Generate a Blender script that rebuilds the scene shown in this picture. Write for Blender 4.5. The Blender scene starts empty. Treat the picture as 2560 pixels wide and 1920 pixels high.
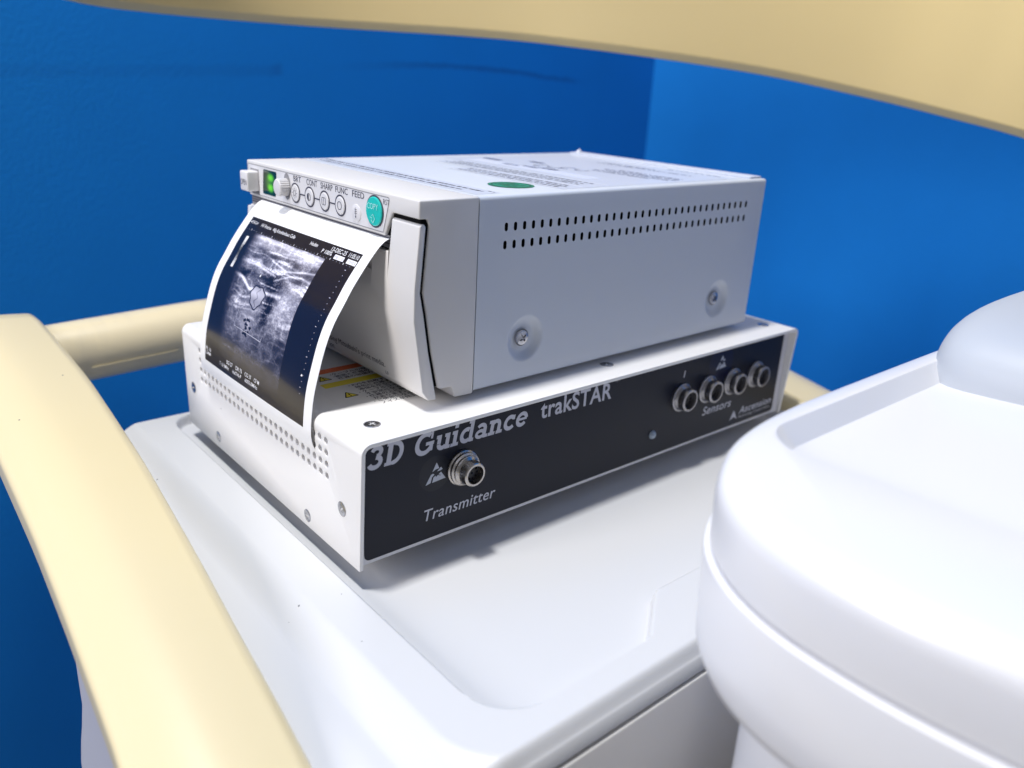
import bpy, bmesh, math, random
import numpy as np
from mathutils import Vector, Matrix
random.seed(7)
rng = np.random.RandomState(11)
S = bpy.context.scene
COL = S.collection
R = math.radians

# ------------------------------------------------------------------ camera
CP = (-0.1363957, -0.2345280, 0.1812625)
CR = [(0.7609646, -0.6468200, 0.0505641), (-0.1905882, -0.2973565, -0.9355508), (0.6201685, 0.7022841, -0.3495540)]
cam = bpy.data.cameras.new('camera')
cam.sensor_width = 36.0
cam.lens = 2031.93 / 2560.0 * 36.0
cam.clip_start = 0.005
cam.clip_end = 50.0
cam.dof.use_dof = True
cam.dof.focus_distance = 0.335
cam.dof.aperture_fstop = 8.0
camo = bpy.data.objects.new('camera', cam)
COL.objects.link(camo)
r_, d_, f_ = [Vector(a) for a in CR]
camo.matrix_world = Matrix(((r_.x, -d_.x, -f_.x, CP[0]), (r_.y, -d_.y, -f_.y, CP[1]), (r_.z, -d_.z, -f_.z, CP[2]), (0, 0, 0, 1)))
S.camera = camo

# ------------------------------------------------------------------ world, lamps, exposure
w = bpy.data.worlds.new('World')
S.world = w
w.use_nodes = True
w.node_tree.nodes['Background'].inputs[0].default_value = (0.93, 0.95, 1.02, 1)
w.node_tree.nodes['Background'].inputs[1].default_value = 0.185

def area(name, loc, target, sx, sy, power, col):
    l = bpy.data.lights.new(name, 'AREA')
    l.shape = 'RECTANGLE'; l.size = sx; l.size_y = sy; l.energy = power; l.color = col
    o = bpy.data.objects.new(name, l); COL.objects.link(o)
    o.location = loc
    o.rotation_euler = (Vector(target) - Vector(loc)).to_track_quat('-Z', 'Y').to_euler()
    return o
area('ceiling_lamp', (-0.22, 0.11, 1.75), (0.05, 0.05, 0), 0.15, 0.15, 30.0, (1.0, 0.99, 0.975))
area('ceiling_lamp_left', (-1.50, 0.24, 0.66), (0.0, 0.08, 0.05), 0.34, 0.7, 20.0, (1.0, 0.955, 0.94))

S.view_settings.view_transform = 'Standard'
S.view_settings.look = 'None'
S.view_settings.exposure = 0.0
S.view_settings.gamma = 1.0
S.view_settings.use_curve_mapping = False
S.cycles.max_bounces = 8
S.cycles.diffuse_bounces = 5
S.cycles.sample_clamp_indirect = 4.0

# ------------------------------------------------------------------ materials
def mat(name, col, rough=0.5, metal=0.0, coat=0.0, coat_rough=0.1, spec=0.5, bump=None, var=0.0, vscale=20, emit=None, sss=0.0):
    m = bpy.data.materials.new(name); m.use_nodes = True
    nt = m.node_tree; n = nt.nodes; b = n['Principled BSDF']
    b.inputs['Base Color'].default_value = (*col, 1)
    b.inputs['Roughness'].default_value = rough
    b.inputs['Metallic'].default_value = metal
    b.inputs['Coat Weight'].default_value = coat
    b.inputs['Coat Roughness'].default_value = coat_rough
    b.inputs['Specular IOR Level'].default_value = spec
    if emit:
        b.inputs['Emission Color'].default_value = (*emit[0], 1)
        b.inputs['Emission Strength'].default_value = emit[1]
    tc = n.new('ShaderNodeTexCoord')
    if var:
        t = n.new('ShaderNodeTexNoise'); t.inputs['Scale'].default_value = vscale; t.inputs['Detail'].default_value = 5
        nt.links.new(tc.outputs['Object'], t.inputs['Vector'])
        mx = n.new('ShaderNodeMix'); mx.data_type = 'RGBA'
        mx.inputs[6].default_value = (*[c * (1 - var) for c in col], 1)
        mx.inputs[7].default_value = (*[min(1, c * (1 + var)) for c in col], 1)
        nt.links.new(t.outputs['Fac'], mx.inputs[0]); nt.links.new(mx.outputs[2], b.inputs['Base Color'])
        rr = n.new('ShaderNodeMapRange'); rr.inputs['To Min'].default_value = rough * 0.85; rr.inputs['To Max'].default_value = min(1, rough * 1.2)
        nt.links.new(t.outputs['Fac'], rr.inputs['Value']); nt.links.new(rr.outputs[0], b.inputs['Roughness'])
    if bump:
        t2 = n.new('ShaderNodeTexNoise'); t2.inputs['Scale'].default_value = bump[0]; t2.inputs['Detail'].default_value = bump[2] if len(bump) > 2 else 3
        nt.links.new(tc.outputs['Object'], t2.inputs['Vector'])
        bp = n.new('ShaderNodeBump'); bp.inputs['Strength'].default_value = 1.0; bp.inputs['Distance'].default_value = bump[1]
        nt.links.new(t2.outputs['Fac'], bp.inputs['Height']); nt.links.new(bp.outputs['Normal'], b.inputs['Normal'])
    return m

M = {}
M['enamel'] = mat('white_powder_coat', (0.80, 0.79, 0.785), 0.38, bump=(1500, 0.00003), var=0.015)
M['chassis'] = mat('grey_white_paint', (0.66, 0.66, 0.70), 0.45, bump=(1500, 0.00002))
M['panel'] = mat('dark_panel_film', (0.0075, 0.0095, 0.019), 0.4, bump=(2500, 0.00002), spec=0.22)
M['grey_ink'] = mat('grey_ink', (0.50, 0.51, 0.58), 0.5)
M['pale_ink'] = mat('pale_ink', (0.46, 0.49, 0.56), 0.5)
M['navy_film'] = mat('navy_sticker', (0.003, 0.005, 0.028), 0.3, spec=0.25)
M['clear_film'] = mat('dark_sticker', (0.011, 0.013, 0.021), 0.32, spec=0.25)
M['metal'] = mat('brushed_nickel', (0.46, 0.43, 0.40), 0.27, metal=1.0, var=0.1, vscale=300)
M['dull_metal'] = mat('dull_nickel', (0.36, 0.35, 0.36), 0.34, metal=1.0, var=0.1, vscale=300)
M['chrome'] = mat('bright_screw_metal', (0.52, 0.52, 0.54), 0.24, metal=1.0)
M['socket'] = mat('black_socket', (0.012, 0.012, 0.015), 0.4)
M['black'] = mat('black_void', (0.006, 0.006, 0.007), 0.9, spec=0.05)
M['bezel'] = mat('warm_grey_plastic', (0.66, 0.645, 0.635), 0.45, bump=(2500, 0.000025), var=0.012)
M['ctrl'] = mat('control_panel_plastic', (0.70, 0.69, 0.705), 0.4, bump=(2500, 0.00001))
M['groove'] = mat('grey_groove', (0.25, 0.245, 0.26), 0.7)
M['body'] = mat('blue_grey_metal_paint', (0.60, 0.64, 0.71), 0.42, bump=(3000, 0.00002), var=0.012)
M['ink'] = mat('dark_print_ink', (0.045, 0.045, 0.07), 0.6)
M['blue_ink'] = mat('blue_black_ink', (0.03, 0.05, 0.15), 0.6)
M['faint_ink'] = mat('faint_ink', (0.36, 0.40, 0.52), 0.6)
M['sticker'] = mat('white_label_film', (0.72, 0.75, 0.82), 0.3, coat=0.3, coat_rough=0.15)
M['sticker_line'] = mat('label_embossed_line', (0.84, 0.86, 0.92), 0.3)
M['velcro'] = mat('fuzzy_strip', (0.52, 0.56, 0.68), 0.9, bump=(1200, 0.0006, 6), var=0.15, vscale=700)
M['green'] = mat('green_sticker', (0.012, 0.34, 0.15), 0.35, coat=0.4)
M['dkgreen'] = mat('dark_green_ink', (0.002, 0.07, 0.03), 0.4)
M['teal'] = mat('teal_button', (0.02, 0.52, 0.46), 0.3, coat=0.3)
M['tealink'] = mat('pale_teal_ink', (0.42, 0.82, 0.78), 0.4)
M['orange'] = mat('orange_ink', (0.85, 0.17, 0.04), 0.4)
M['yellow'] = mat('yellow_ink', (0.85, 0.70, 0.04), 0.4)
M['cart'] = mat('cart_white_plastic', (0.625, 0.63, 0.64), 0.36, coat=0.15, coat_rough=0.25)
M['cartfront'] = mat('cart_grey_white_plastic', (0.78, 0.76, 0.74), 0.5, bump=(900, 0.00003))
M['rail'] = mat('cream_yellow_plastic', (0.72, 0.615, 0.375), 0.36, coat=0.28, coat_rough=0.2, bump=(60, 0.00004), var=0.015, vscale=14)
M['console'] = mat('console_white_plastic', (0.74, 0.74, 0.76), 0.32, coat=0.3, coat_rough=0.2)
M['hood'] = mat('shaded_hood_plastic', (0.43, 0.46, 0.51), 0.55)  # console plastic with its shade mixed in: greyer and cooler
M['rubber'] = mat('dark_rubber', (0.03, 0.03, 0.032), 0.8)
M['led'] = mat('grey_led_dome', (0.30, 0.36, 0.44), 0.12, coat=0.6)
M['red'] = mat('red_edge_ink', (0.35, 0.05, 0.03), 0.5)

# dust flecks and faint scuffs on the cart
def cart_dust(m, base, dens=95, thr=.042):
    nt = m.node_tree; n = nt.nodes; b = n['Principled BSDF']
    tc = n.new('ShaderNodeTexCoord')
    v = n.new('ShaderNodeTexVoronoi'); v.inputs['Scale'].default_value = dens
    nt.links.new(tc.outputs['Object'], v.inputs['Vector'])
    c = n.new('ShaderNodeMath'); c.operation = 'LESS_THAN'; c.inputs[1].default_value = thr
    nt.links.new(v.outputs['Distance'], c.inputs[0])
    sc = n.new('ShaderNodeTexNoise'); sc.inputs['Scale'].default_value = 25; sc.inputs['Detail'].default_value = 8
    nt.links.new(tc.outputs['Object'], sc.inputs['Vector'])
    g = n.new('ShaderNodeMath'); g.operation = 'GREATER_THAN'; g.inputs[1].default_value = 0.53
    nt.links.new(sc.outputs['Fac'], g.inputs[0])
    mu = n.new('ShaderNodeMath'); mu.operation = 'MULTIPLY'
    nt.links.new(c.outputs[0], mu.inputs[0]); nt.links.new(g.outputs[0], mu.inputs[1])
    mx = n.new('ShaderNodeMix'); mx.data_type = 'RGBA'
    mx.inputs[6].default_value = (*base, 1); mx.inputs[7].default_value = (0.08, 0.08, 0.09, 1)
    nt.links.new(mu.outputs[0], mx.inputs[0]); nt.links.new(mx.outputs[2], b.inputs['Base Color'])
cart_dust(M['cart'], (0.625, 0.63, 0.64))
cart_dust(M['rail'], (0.72, 0.615, 0.375), 60, .026)
cart_dust(M['enamel'], (0.80, 0.79, 0.785), 60, .022)

# back tube: cream plastic with grey grime
def tube_grime():
    m = mat('cream_yellow_tube', (0.72, 0.625, 0.42), 0.36, coat=0.25, coat_rough=0.2)
    nt = m.node_tree; n = nt.nodes; b = n['Principled BSDF']
    tc = n.new('ShaderNodeTexCoord')
    mp = n.new('ShaderNodeMapping'); mp.inputs['Scale'].default_value = (38, 8, 8)
    nt.links.new(tc.outputs['Object'], mp.inputs['Vector'])
    t = n.new('ShaderNodeTexNoise'); t.inputs['Scale'].default_value = 1.0; t.inputs['Detail'].default_value = 4
    nt.links.new(mp.outputs[0], t.inputs['Vector'])
    rr = n.new('ShaderNodeMapRange'); rr.inputs['From Min'].default_value = 0.52; rr.inputs['From Max'].default_value = 0.75; rr.inputs['To Max'].default_value = 0.5
    nt.links.new(t.outputs['Fac'], rr.inputs['Value'])
    mx = n.new('ShaderNodeMix'); mx.data_type = 'RGBA'
    mx.inputs[6].default_value = (0.72, 0.625, 0.42, 1); mx.inputs[7].default_value = (0.42, 0.38, 0.32, 1)
    nt.links.new(rr.outputs[0], mx.inputs[0]); nt.links.new(mx.outputs[2], b.inputs['Base Color'])
    return m
M['tube'] = tube_grime()

def wall_mat(name, base, mark=False):
    m = mat(name, base, 0.78, bump=(300, 0.00028, 5), spec=0.18)
    nt = m.node_tree; n = nt.nodes; b = n['Principled BSDF']
    tc = n.new('ShaderNodeTexCoord')
    big = n.new('ShaderNodeTexNoise'); big.inputs['Scale'].default_value = 9; big.inputs['Detail'].default_value = 6
    nt.links.new(tc.outputs['Object'], big.inputs['Vector'])
    mx = n.new('ShaderNodeMix'); mx.data_type = 'RGBA'
    mx.inputs[6].default_value = (*[c * 0.9 for c in base], 1); mx.inputs[7].default_value = (*[c * 1.1 for c in base], 1)
    nt.links.new(big.outputs['Fac'], mx.inputs[0])
    out = mx.outputs[2]
    if mark:  # an old rub mark along the wall: a wavering stroke in wall coordinates
        sx = n.new('ShaderNodeSeparateXYZ'); nt.links.new(tc.outputs['Object'], sx.inputs[0])
        fc = n.new('ShaderNodeFloatCurve')
        cu = fc.mapping.curves[0]
        pts = [(-0.06, .163), (0.14, .1725), (0.209, .176), (0.30, .184), (0.39, .1885), (0.50, .1865), (0.545, .183), (0.581, .1815), (0.62, .179)]
        nx = lambda x: (x + 0.1) / 0.8
        ny = lambda z: (z - 0.14) / 0.07
        cu.points[0].location = (nx(pts[0][0]), ny(pts[0][1])); cu.points[1].location = (nx(pts[-1][0]), ny(pts[-1][1]))
        for p in pts[1:-1]: cu.points.new(nx(p[0]), ny(p[1]))
        fc.mapping.update()
        mr = n.new('ShaderNodeMapRange'); mr.inputs['From Min'].default_value = -0.1; mr.inputs['From Max'].default_value = 0.7
        nt.links.new(sx.outputs['X'], mr.inputs['Value']); nt.links.new(mr.outputs[0], fc.inputs['Value'])
        back = n.new('ShaderNodeMapRange'); back.inputs['To Min'].default_value = 0.14; back.inputs['To Max'].default_value = 0.21
        nt.links.new(fc.outputs[0], back.inputs['Value'])
        rag = n.new('ShaderNodeTexNoise'); rag.inputs['Scale'].default_value = 130; rag.inputs['Detail'].default_value = 4
        nt.links.new(tc.outputs['Object'], rag.inputs['Vector'])
        ra = n.new('ShaderNodeMath'); ra.operation = 'MULTIPLY_ADD'; ra.inputs[1].default_value = 0.006
        nt.links.new(rag.outputs['Fac'], ra.inputs[0]); nt.links.new(back.outputs[0], ra.inputs[2])
        df = n.new('ShaderNodeMath'); df.operation = 'SUBTRACT'
        nt.links.new(sx.outputs['Z'], df.inputs[0]); nt.links.new(ra.outputs[0], df.inputs[1])
        ab = n.new('ShaderNodeMath'); ab.operation = 'ABSOLUTE'; nt.links.new(df.outputs[0], ab.inputs[0])
        # width and strength along the stroke
        wd = n.new('ShaderNodeMapRange'); wd.inputs['From Min'].default_value = 0.2; wd.inputs['From Max'].default_value = 0.42
        wd.inputs['To Min'].default_value = 0.0050; wd.inputs['To Max'].default_value = 0.0026
        nt.links.new(sx.outputs['X'], wd.inputs['Value'])
        dv = n.new('ShaderNodeMath'); dv.operation = 'DIVIDE'; nt.links.new(ab.outputs[0], dv.inputs[0]); nt.links.new(wd.outputs[0], dv.inputs[1])
        ms = n.new('ShaderNodeMapRange'); ms.interpolation_type = 'SMOOTHSTEP'; ms.inputs['From Min'].default_value = 0.5; ms.inputs['From Max'].default_value = 1.3
        ms.inputs['To Min'].default_value = 1; ms.inputs['To Max'].default_value = 0
        nt.links.new(dv.outputs[0], ms.inputs['Value'])
        st = n.new('ShaderNodeFloatCurve'); cs = st.mapping.curves[0]
        cs.points[0].location = (0, 0.14); cs.points[1].location = (1, 0)
        for p in [(nx(0.0), .10), (nx(0.20), .15), (nx(0.212), .28), (nx(0.218), 0.0), (nx(0.30), 0.10), (nx(0.38), .34), (nx(0.5), .42), (nx(0.57), .36), (nx(0.61), 0.0)]: cs.points.new(*p)
        st.mapping.update(); nt.links.new(mr.outputs[0], st.inputs['Value'])
        k = n.new('ShaderNodeMath'); k.operation = 'MULTIPLY'; nt.links.new(ms.outputs[0], k.inputs[0]); nt.links.new(st.outputs[0], k.inputs[1])
        m2 = n.new('ShaderNodeMix'); m2.data_type = 'RGBA'; m2.inputs[7].default_value = (0.006, 0.045, 0.19, 1)
        nt.links.new(k.outputs[0], m2.inputs[0]); nt.links.new(out, m2.inputs[6]); out = m2.outputs[2]
    nt.links.new(out, b.inputs['Base Color'])
    return m

# ------------------------------------------------------------------ mesh helpers
def mesh(name, V, F, mats, mi=None, smooth=False, autos=None):
    me = bpy.data.meshes.new(name)
    me.from_pydata([tuple(v) for v in V], [], [tuple(f) for f in F])
    for m in (mats if isinstance(mats, (list, tuple)) else [mats]): me.materials.append(m)
    if mi is not None: me.polygons.foreach_set('material_index', mi)
    if smooth or autos: me.polygons.foreach_set('use_smooth', [True] * len(me.polygons))
    me.update()
    if autos:
        me.set_sharp_from_angle(angle=R(autos))
    return me

class Thing:
    """a top-level Empty; parts are given in 'design' coordinates and stored relative to the root"""
    def __init__(s, name, label, cat, org=(0, 0, 0), base=None, group=None):
        s.base = base or Matrix.Identity(4)   # design -> world
        s.org = Vector(org)
        o = bpy.data.objects.new(name, None); COL.objects.link(o)
        o.empty_display_size = 0.01
        o.matrix_world = s.base @ Matrix.Translation(s.org)
        o['label'] = label; o['category'] = cat
        if group: o['group'] = group
        s.o = o
    def part(s, name, me, parent=None, label=None):
        """mesh in design coordinates"""
        me = me if me.users == 0 else me
        par = parent or s.o
        if not me.get('moved'):
            me.transform(Matrix.Translation(-s.org)); me['moved'] = 1
        o = bpy.data.objects.new(name, me); COL.objects.link(o)
        o.parent = par
        if par is not s.o: o.matrix_parent_inverse = Matrix.Identity(4)
        if label: o['label'] = label
        me.name = name
        return o

def single(name, me, label, cat, group=None, kind=None):
    o = bpy.data.objects.new(name, me); COL.objects.link(o)
    if kind: o['kind'] = kind
    o['label'] = label
    if cat: o['category'] = cat
    if group: o['group'] = group
    me.name = name
    return o

def bm_box(x0, x1, y0, y1, z0, z1):
    bm = bmesh.new(); bmesh.ops.create_cube(bm, size=1)
    for v in bm.verts:
        v.co = Vector(((x0 + x1) / 2 + v.co.x * (x1 - x0), (y0 + y1) / 2 + v.co.y * (y1 - y0), (z0 + z1) / 2 + v.co.z * (z1 - z0)))
    return bm
def bm_out(bm, name, mats, autos=35):
    me = bpy.data.meshes.new(name); bmesh.ops.recalc_face_normals(bm, faces=bm.faces); bm.to_mesh(me); bm.free()
    for m in (mats if isinstance(mats, (list, tuple)) else [mats]): me.materials.append(m)
    if autos:
        me.polygons.foreach_set('use_smooth', [True] * len(me.polygons)); me.set_sharp_from_angle(angle=R(autos))
    return me
def box(name, m, x0, x1, y0, y1, z0, z1, bev=0.0, seg=2):
    bm = bm_box(x0, x1, y0, y1, z0, z1)
    if bev: bmesh.ops.bevel(bm, geom=bm.edges[:], offset=bev, segments=seg, profile=0.5, affect='EDGES')
    return bm_out(bm, name, m)
def bm_prism(pts, a0, a1, fmap):
    """polygon pts (p,q) extruded from a0 to a1; fmap(p,q,a)->xyz"""
    bm = bmesh.new()
    A = [bm.verts.new(fmap(p, q, a0)) for p, q in pts]; B = [bm.verts.new(fmap(p, q, a1)) for p, q in pts]
    bm.faces.new(A); bm.faces.new(B[::-1])
    n = len(pts)
    for i in range(n): bm.faces.new((A[i], B[i], B[(i + 1) % n], A[(i + 1) % n]))
    bmesh.ops.recalc_face_normals(bm, faces=bm.faces)
    return bm
def rpoly(pts, rad, seg=6):
    """round the corners of a polygon; rad number or list"""
    out = []; n = len(pts)
    for i in range(n):
        p0 = Vector(pts[i - 1]); p = Vector(pts[i]); p1 = Vector(pts[(i + 1) % n])
        r = rad[i] if isinstance(rad, (list, tuple)) else rad
        if r <= 0: out.append(tuple(p)); continue
        a = (p0 - p).normalized(); b = (p1 - p).normalized()
        ang = a.angle(b); t = min(r / math.tan(ang / 2), (p0 - p).length * .49, (p1 - p).length * .49)
        rr = t * math.tan(ang / 2)
        c = p + (a + b).normalized() * (rr / math.sin(ang / 2))
        s = p + a * t - c; e = p + b * t - c
        th = s.angle(e); sg = 1 if s.x * e.y - s.y * e.x > 0 else -1
        for k in range(seg + 1):
            q = th * k / seg * sg
            out.append((c.x + s.x * math.cos(q) - s.y * math.sin(q), c.y + s.x * math.sin(q) + s.y * math.cos(q)))
    return out
def lathe(name, prof, m, seg=40, origin=(0, 0, 0), axis=(0, 0, 1), autos=35, cap0=True):
    """prof list of (r, h) revolved about axis"""
    ax = Vector(axis).normalized(); q = Vector((0, 0, 1)).rotation_difference(ax); o = Vector(origin)
    V = []; F = []
    for r, h in prof:
        for k in range(seg):
            a = 2 * math.pi * k / seg
            V.append(o + q @ Vector((r * math.cos(a), r * math.sin(a), h)))
    for i in range(len(prof) - 1):
        for k in range(seg):
            F.append((i * seg + k, i * seg + (k + 1) % seg, (i + 1) * seg + (k + 1) % seg, (i + 1) * seg + k))
    if prof[-1][0] > 1e-6: F.append([(len(prof) - 1) * seg + k for k in range(seg)])
    if cap0 and prof[0][0] > 1e-6: F.append([k for k in range(seg)][::-1])
    return mesh(name, V, F, m, autos=autos)
def sweep(name, secs, m, cap=True, autos=40):
    """secs: list of closed rings (same count)"""
    V = []; F = []; n = len(secs[0])
    for s in secs: V += s
    for i in range(len(secs) - 1):
        for k in range(n): F.append((i * n + k, i * n + (k + 1) % n, (i + 1) * n + (k + 1) % n, (i + 1) * n + k))
    if cap: F.append(list(range(n))[::-1]); F.append([(len(secs) - 1) * n + k for k in range(n)])
    me = mesh(name, V, F, m)
    bm = bmesh.new(); bm.from_mesh(me); bmesh.ops.recalc_face_normals(bm, faces=bm.faces); bm.to_mesh(me); bm.free()
    me.polygons.foreach_set('use_smooth', [True] * len(me.polygons)); me.set_sharp_from_angle(angle=R(autos))
    return me
def join(name, meshes):
    """merge meshes (materials kept) into one"""
    bm = bmesh.new(); mats = []
    for me in meshes:
        idx = []
        for m in me.materials:
            if m not in mats: mats.append(m)
            idx.append(mats.index(m))
        k = len(bm.faces); bm.from_mesh(me); bm.faces.ensure_lookup_table()
        for f in bm.faces[k:]: f.material_index = idx[f.material_index] if idx else 0
    out = bpy.data.meshes.new(name); bm.to_mesh(out); bm.free()
    for m in mats: out.materials.append(m)
    for me in meshes:
        if me.users == 0: bpy.data.meshes.remove(me)
    return out
def xform(me, mx): me.transform(mx); return me

def baked(me, ops=(), bevel=None, name='baked', autos=35):
    """ops: list of (operation, mesh) boolean steps, then an optional angle bevel, baked to a mesh"""
    tmp = []
    o = bpy.data.objects.new('tmp', me); COL.objects.link(o); tmp.append(o)
    for op, cm in ops:
        c = bpy.data.objects.new('tmpc', cm); COL.objects.link(c); tmp.append(c)
        md = o.modifiers.new('b', 'BOOLEAN'); md.operation = op; md.object = c; md.solver = 'EXACT'
        if hasattr(md, 'material_mode'): md.material_mode = 'INDEX'
        if len(ops) > 1: md.use_self = False
    if bevel:
        md = o.modifiers.new('v', 'BEVEL'); md.width = bevel; md.segments = 3; md.limit_method = 'ANGLE'; md.angle_limit = R(28); md.harden_normals = False
    dg = bpy.context.evaluated_depsgraph_get(); dg.update()
    out = bpy.data.meshes.new_from_object(o.evaluated_get(dg), preserve_all_data_layers=False, depsgraph=dg)
    out.name = name
    for t in tmp: bpy.data.objects.remove(t)
    if autos:
        out.polygons.foreach_set('use_smooth', [True] * len(out.polygons)); out.set_sharp_from_angle(angle=R(autos))
    return out

# ---- lettering
_cache = {}
def glyphs(t, shear=0.0, off=0.0, space=1.0):
    key = (t, shear, off, space)
    if key in _cache: return _cache[key]
    c = bpy.data.curves.new('t', 'FONT'); c.body = t; c.size = 1; c.shear = shear; c.offset = off; c.space_character = space
    c.resolution_u = 4
    o = bpy.data.objects.new('t', c); COL.objects.link(o)
    dg = bpy.context.evaluated_depsgraph_get(); dg.update()
    me = bpy.data.meshes.new_from_object(o.evaluated_get(dg), depsgraph=dg)
    V = [(v.co.x, v.co.y) for v in me.vertices]; F = [tuple(p.vertices) for p in me.polygons]
    bpy.data.objects.remove(o); bpy.data.curves.remove(c); bpy.data.meshes.remove(me)
    _cache[key] = (V, F)
    return V, F
def text_fit(t, x0, x1, y0, y1, fmap, m, shear=0.0, off=0.0, space=1.0, capref=None):
    """text scaled so that its box fills x0..x1, with cap height (or whole box) y0..y1; fmap(x,y)->xyz"""
    V, F = glyphs(t, shear, off, space)
    xs = [v[0] for v in V]; ys = [v[1] for v in V]
    cap = capref if capref else max(ys)
    mn = min(xs); sx = (x1 - x0) / (max(xs) - mn); sy = (y1 - y0) / cap
    return mesh('lettering', [fmap(x0 + (x - mn) * sx, y0 + y * sy) for x, y in V], F, m)
def poly2(pts, fmap, m): return mesh('mark', [fmap(x, y) for x, y in pts], [list(range(len(pts)))], m)
def ribbon(pts, wd, fmap, m, closed=False):
    P = [Vector(p) for p in pts]; n = len(P); L = []; Rr = []
    for i in range(n):
        a = P[i - 1] if (i > 0 or closed) else P[i]; b = P[(i + 1) % n] if (i < n - 1 or closed) else P[i]
        t = (b - a).normalized(); nn = Vector((-t.y, t.x)) * wd / 2
        if 0 < i < n - 1 or closed:
            t1 = (P[i] - P[i - 1]).normalized(); c = max(0.5, t.dot(t1)); nn /= c
        L.append(P[i] + nn); Rr.append(P[i] - nn)
    V = [fmap(*p) for p in L + Rr]; F = []
    for i in range(n if closed else n - 1):
        j = (i + 1) % n; F.append((i, j, n + j, n + i))
    return mesh('stroke', V, F, m)
def arc(cx, cy, rx, ry, a0, a1, n=14): return [(cx + rx * math.cos(R(a0 + (a1 - a0) * k / n)), cy + ry * math.sin(R(a0 + (a1 - a0) * k / n))) for k in range(n + 1)]
def circle(cx, cy, r, n=32): return [(cx + r * math.cos(2 * math.pi * k / n), cy + r * math.sin(2 * math.pi * k / n)) for k in range(n)]
def ring(cx, cy, r0, r1, fmap, m, n=40): return ribbon(circle(cx, cy, (r0 + r1) / 2, n), abs(r1 - r0), fmap, m, closed=True)

# ------------------------------------------------------------------ setting
def wall(name, V, m, label):
    me = mesh(name, V, [(0, 1, 2, 3), (7, 6, 5, 4), (0, 4, 5, 1), (1, 5, 6, 2), (2, 6, 7, 3), (3, 7, 4, 0)], m)
    return single(name, me, label, None, kind='structure')
YW, XW = 0.50, 0.726
blue = wall_mat('blue_wall_paint', (0.0045, 0.185, 0.56), mark=True)
blue2 = wall_mat('blue_wall_paint_side', (0.0050, 0.180, 0.57))
wall('wall_left', [(-2.4, YW, -.9), (XW, YW, -.9), (XW, YW, 1.5), (-2.4, YW, 1.5), (-2.4, YW + .1, -.9), (XW, YW + .1, -.9), (XW, YW + .1, 1.5), (-2.4, YW + .1, 1.5)], blue, 'deep blue painted wall behind the devices, with a faint dark rub mark')
wall('wall_right', [(XW, YW + .1, -.9), (XW, -1.2, -.9), (XW, -1.2, 1.5), (XW, YW + .1, 1.5), (XW + .1, YW + .1, -.9), (XW + .1, -1.2, -.9), (XW + .1, -1.2, 1.5), (XW + .1, YW + .1, 1.5)], blue2, 'brighter blue painted wall to the right of the corner')
fl = mesh('floor', [(-3, -3, -.9), (3, -3, -.9), (3, 3, -.9), (-3, 3, -.9)], [(0, 1, 2, 3)], mat('grey_floor', (0.22, 0.22, 0.23), 0.5, var=0.1, vscale=6))
single('floor', fl, 'grey floor below the cart', None, kind='structure')

# ------------------------------------------------------------------ cart
RIMZ, FLZ = -0.0025, -0.0080
cart = Thing('equipment_cart', 'white plastic equipment cart with cream yellow rails carrying the two stacked devices', 'cart', (0.15, 0.05, -0.25))
recess = rpoly([(-.0058, -.0895), (.064, -.0895), (.0885, -.0712), (.300, -.0712), (.300, .1965), (-.0058, .1965)], [.019, .010, .008, .01, .012, .013], 8)
plateau = rpoly([(-.0215, -.1015), (.42, -.1015), (.42, .32), (-.0215, .32)], [.022, .01, .01, .01], 10)
def sdf(poly, X, Y):
    d = np.full(X.shape, 1e9); inside = np.zeros(X.shape, bool); n = len(poly)
    for i in range(n):
        x0, y0 = poly[i]; x1, y1 = poly[(i + 1) % n]; ex, ey = x1 - x0, y1 - y0; L = ex * ex + ey * ey + 1e-18
        t = np.clip(((X - x0) * ex + (Y - y0) * ey) / L, 0, 1)
        d = np.minimum(d, (X - x0 - t * ex) ** 2 + (Y - y0 - t * ey) ** 2)
        c = ((y0 > Y) != (y1 > Y)) & (X < (x1 - x0) * (Y - y0) / (y1 - y0 + 1e-18) + x0); inside ^= c
    d = np.sqrt(d); return np.where(inside, -d, d)
sm = lambda t: (lambda q: q * q * (3 - 2 * q))(np.clip(t, 0, 1))
xs = np.concatenate([np.arange(-.082, .13, .0006), np.arange(.13, .331, .003)])
ys = np.concatenate([np.arange(-.1036, .205, .0006)])
X, Y = np.meshgrid(xs, ys)
dr = sdf(recess, X, Y); dp = sdf(plateau, X, Y)
Zt = np.full(X.shape, RIMZ)
Zt = Zt + (FLZ - RIMZ) * sm((-dr + 0.0003) / 0.0017)
Zt = Zt + 0.0 * X
Zt = Zt - 0.0065 * sm(dp / 0.0150)                       # outer slope of the raised plateau
Zt = Zt - 0.0035 * sm((-.040 - X) / 0.022)               # shelf falls away under the side rail
Zt = Zt - 0.0050 * sm((-.0985 - Y) / 0.0051) ** 1.5
Zt = Zt - 0.003 * sm((Y - .199) / 0.006)
V = np.stack([X, Y, Zt], -1).reshape(-1, 3); ny_, nx_ = X.shape
idx = np.arange(ny_ * nx_).reshape(ny_, nx_)
F = np.stack([idx[:-1, :-1], idx[:-1, 1:], idx[1:, 1:], idx[1:, :-1]], -1).reshape(-1, 4)
Vl = V.tolist(); Fl = F.tolist()
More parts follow.
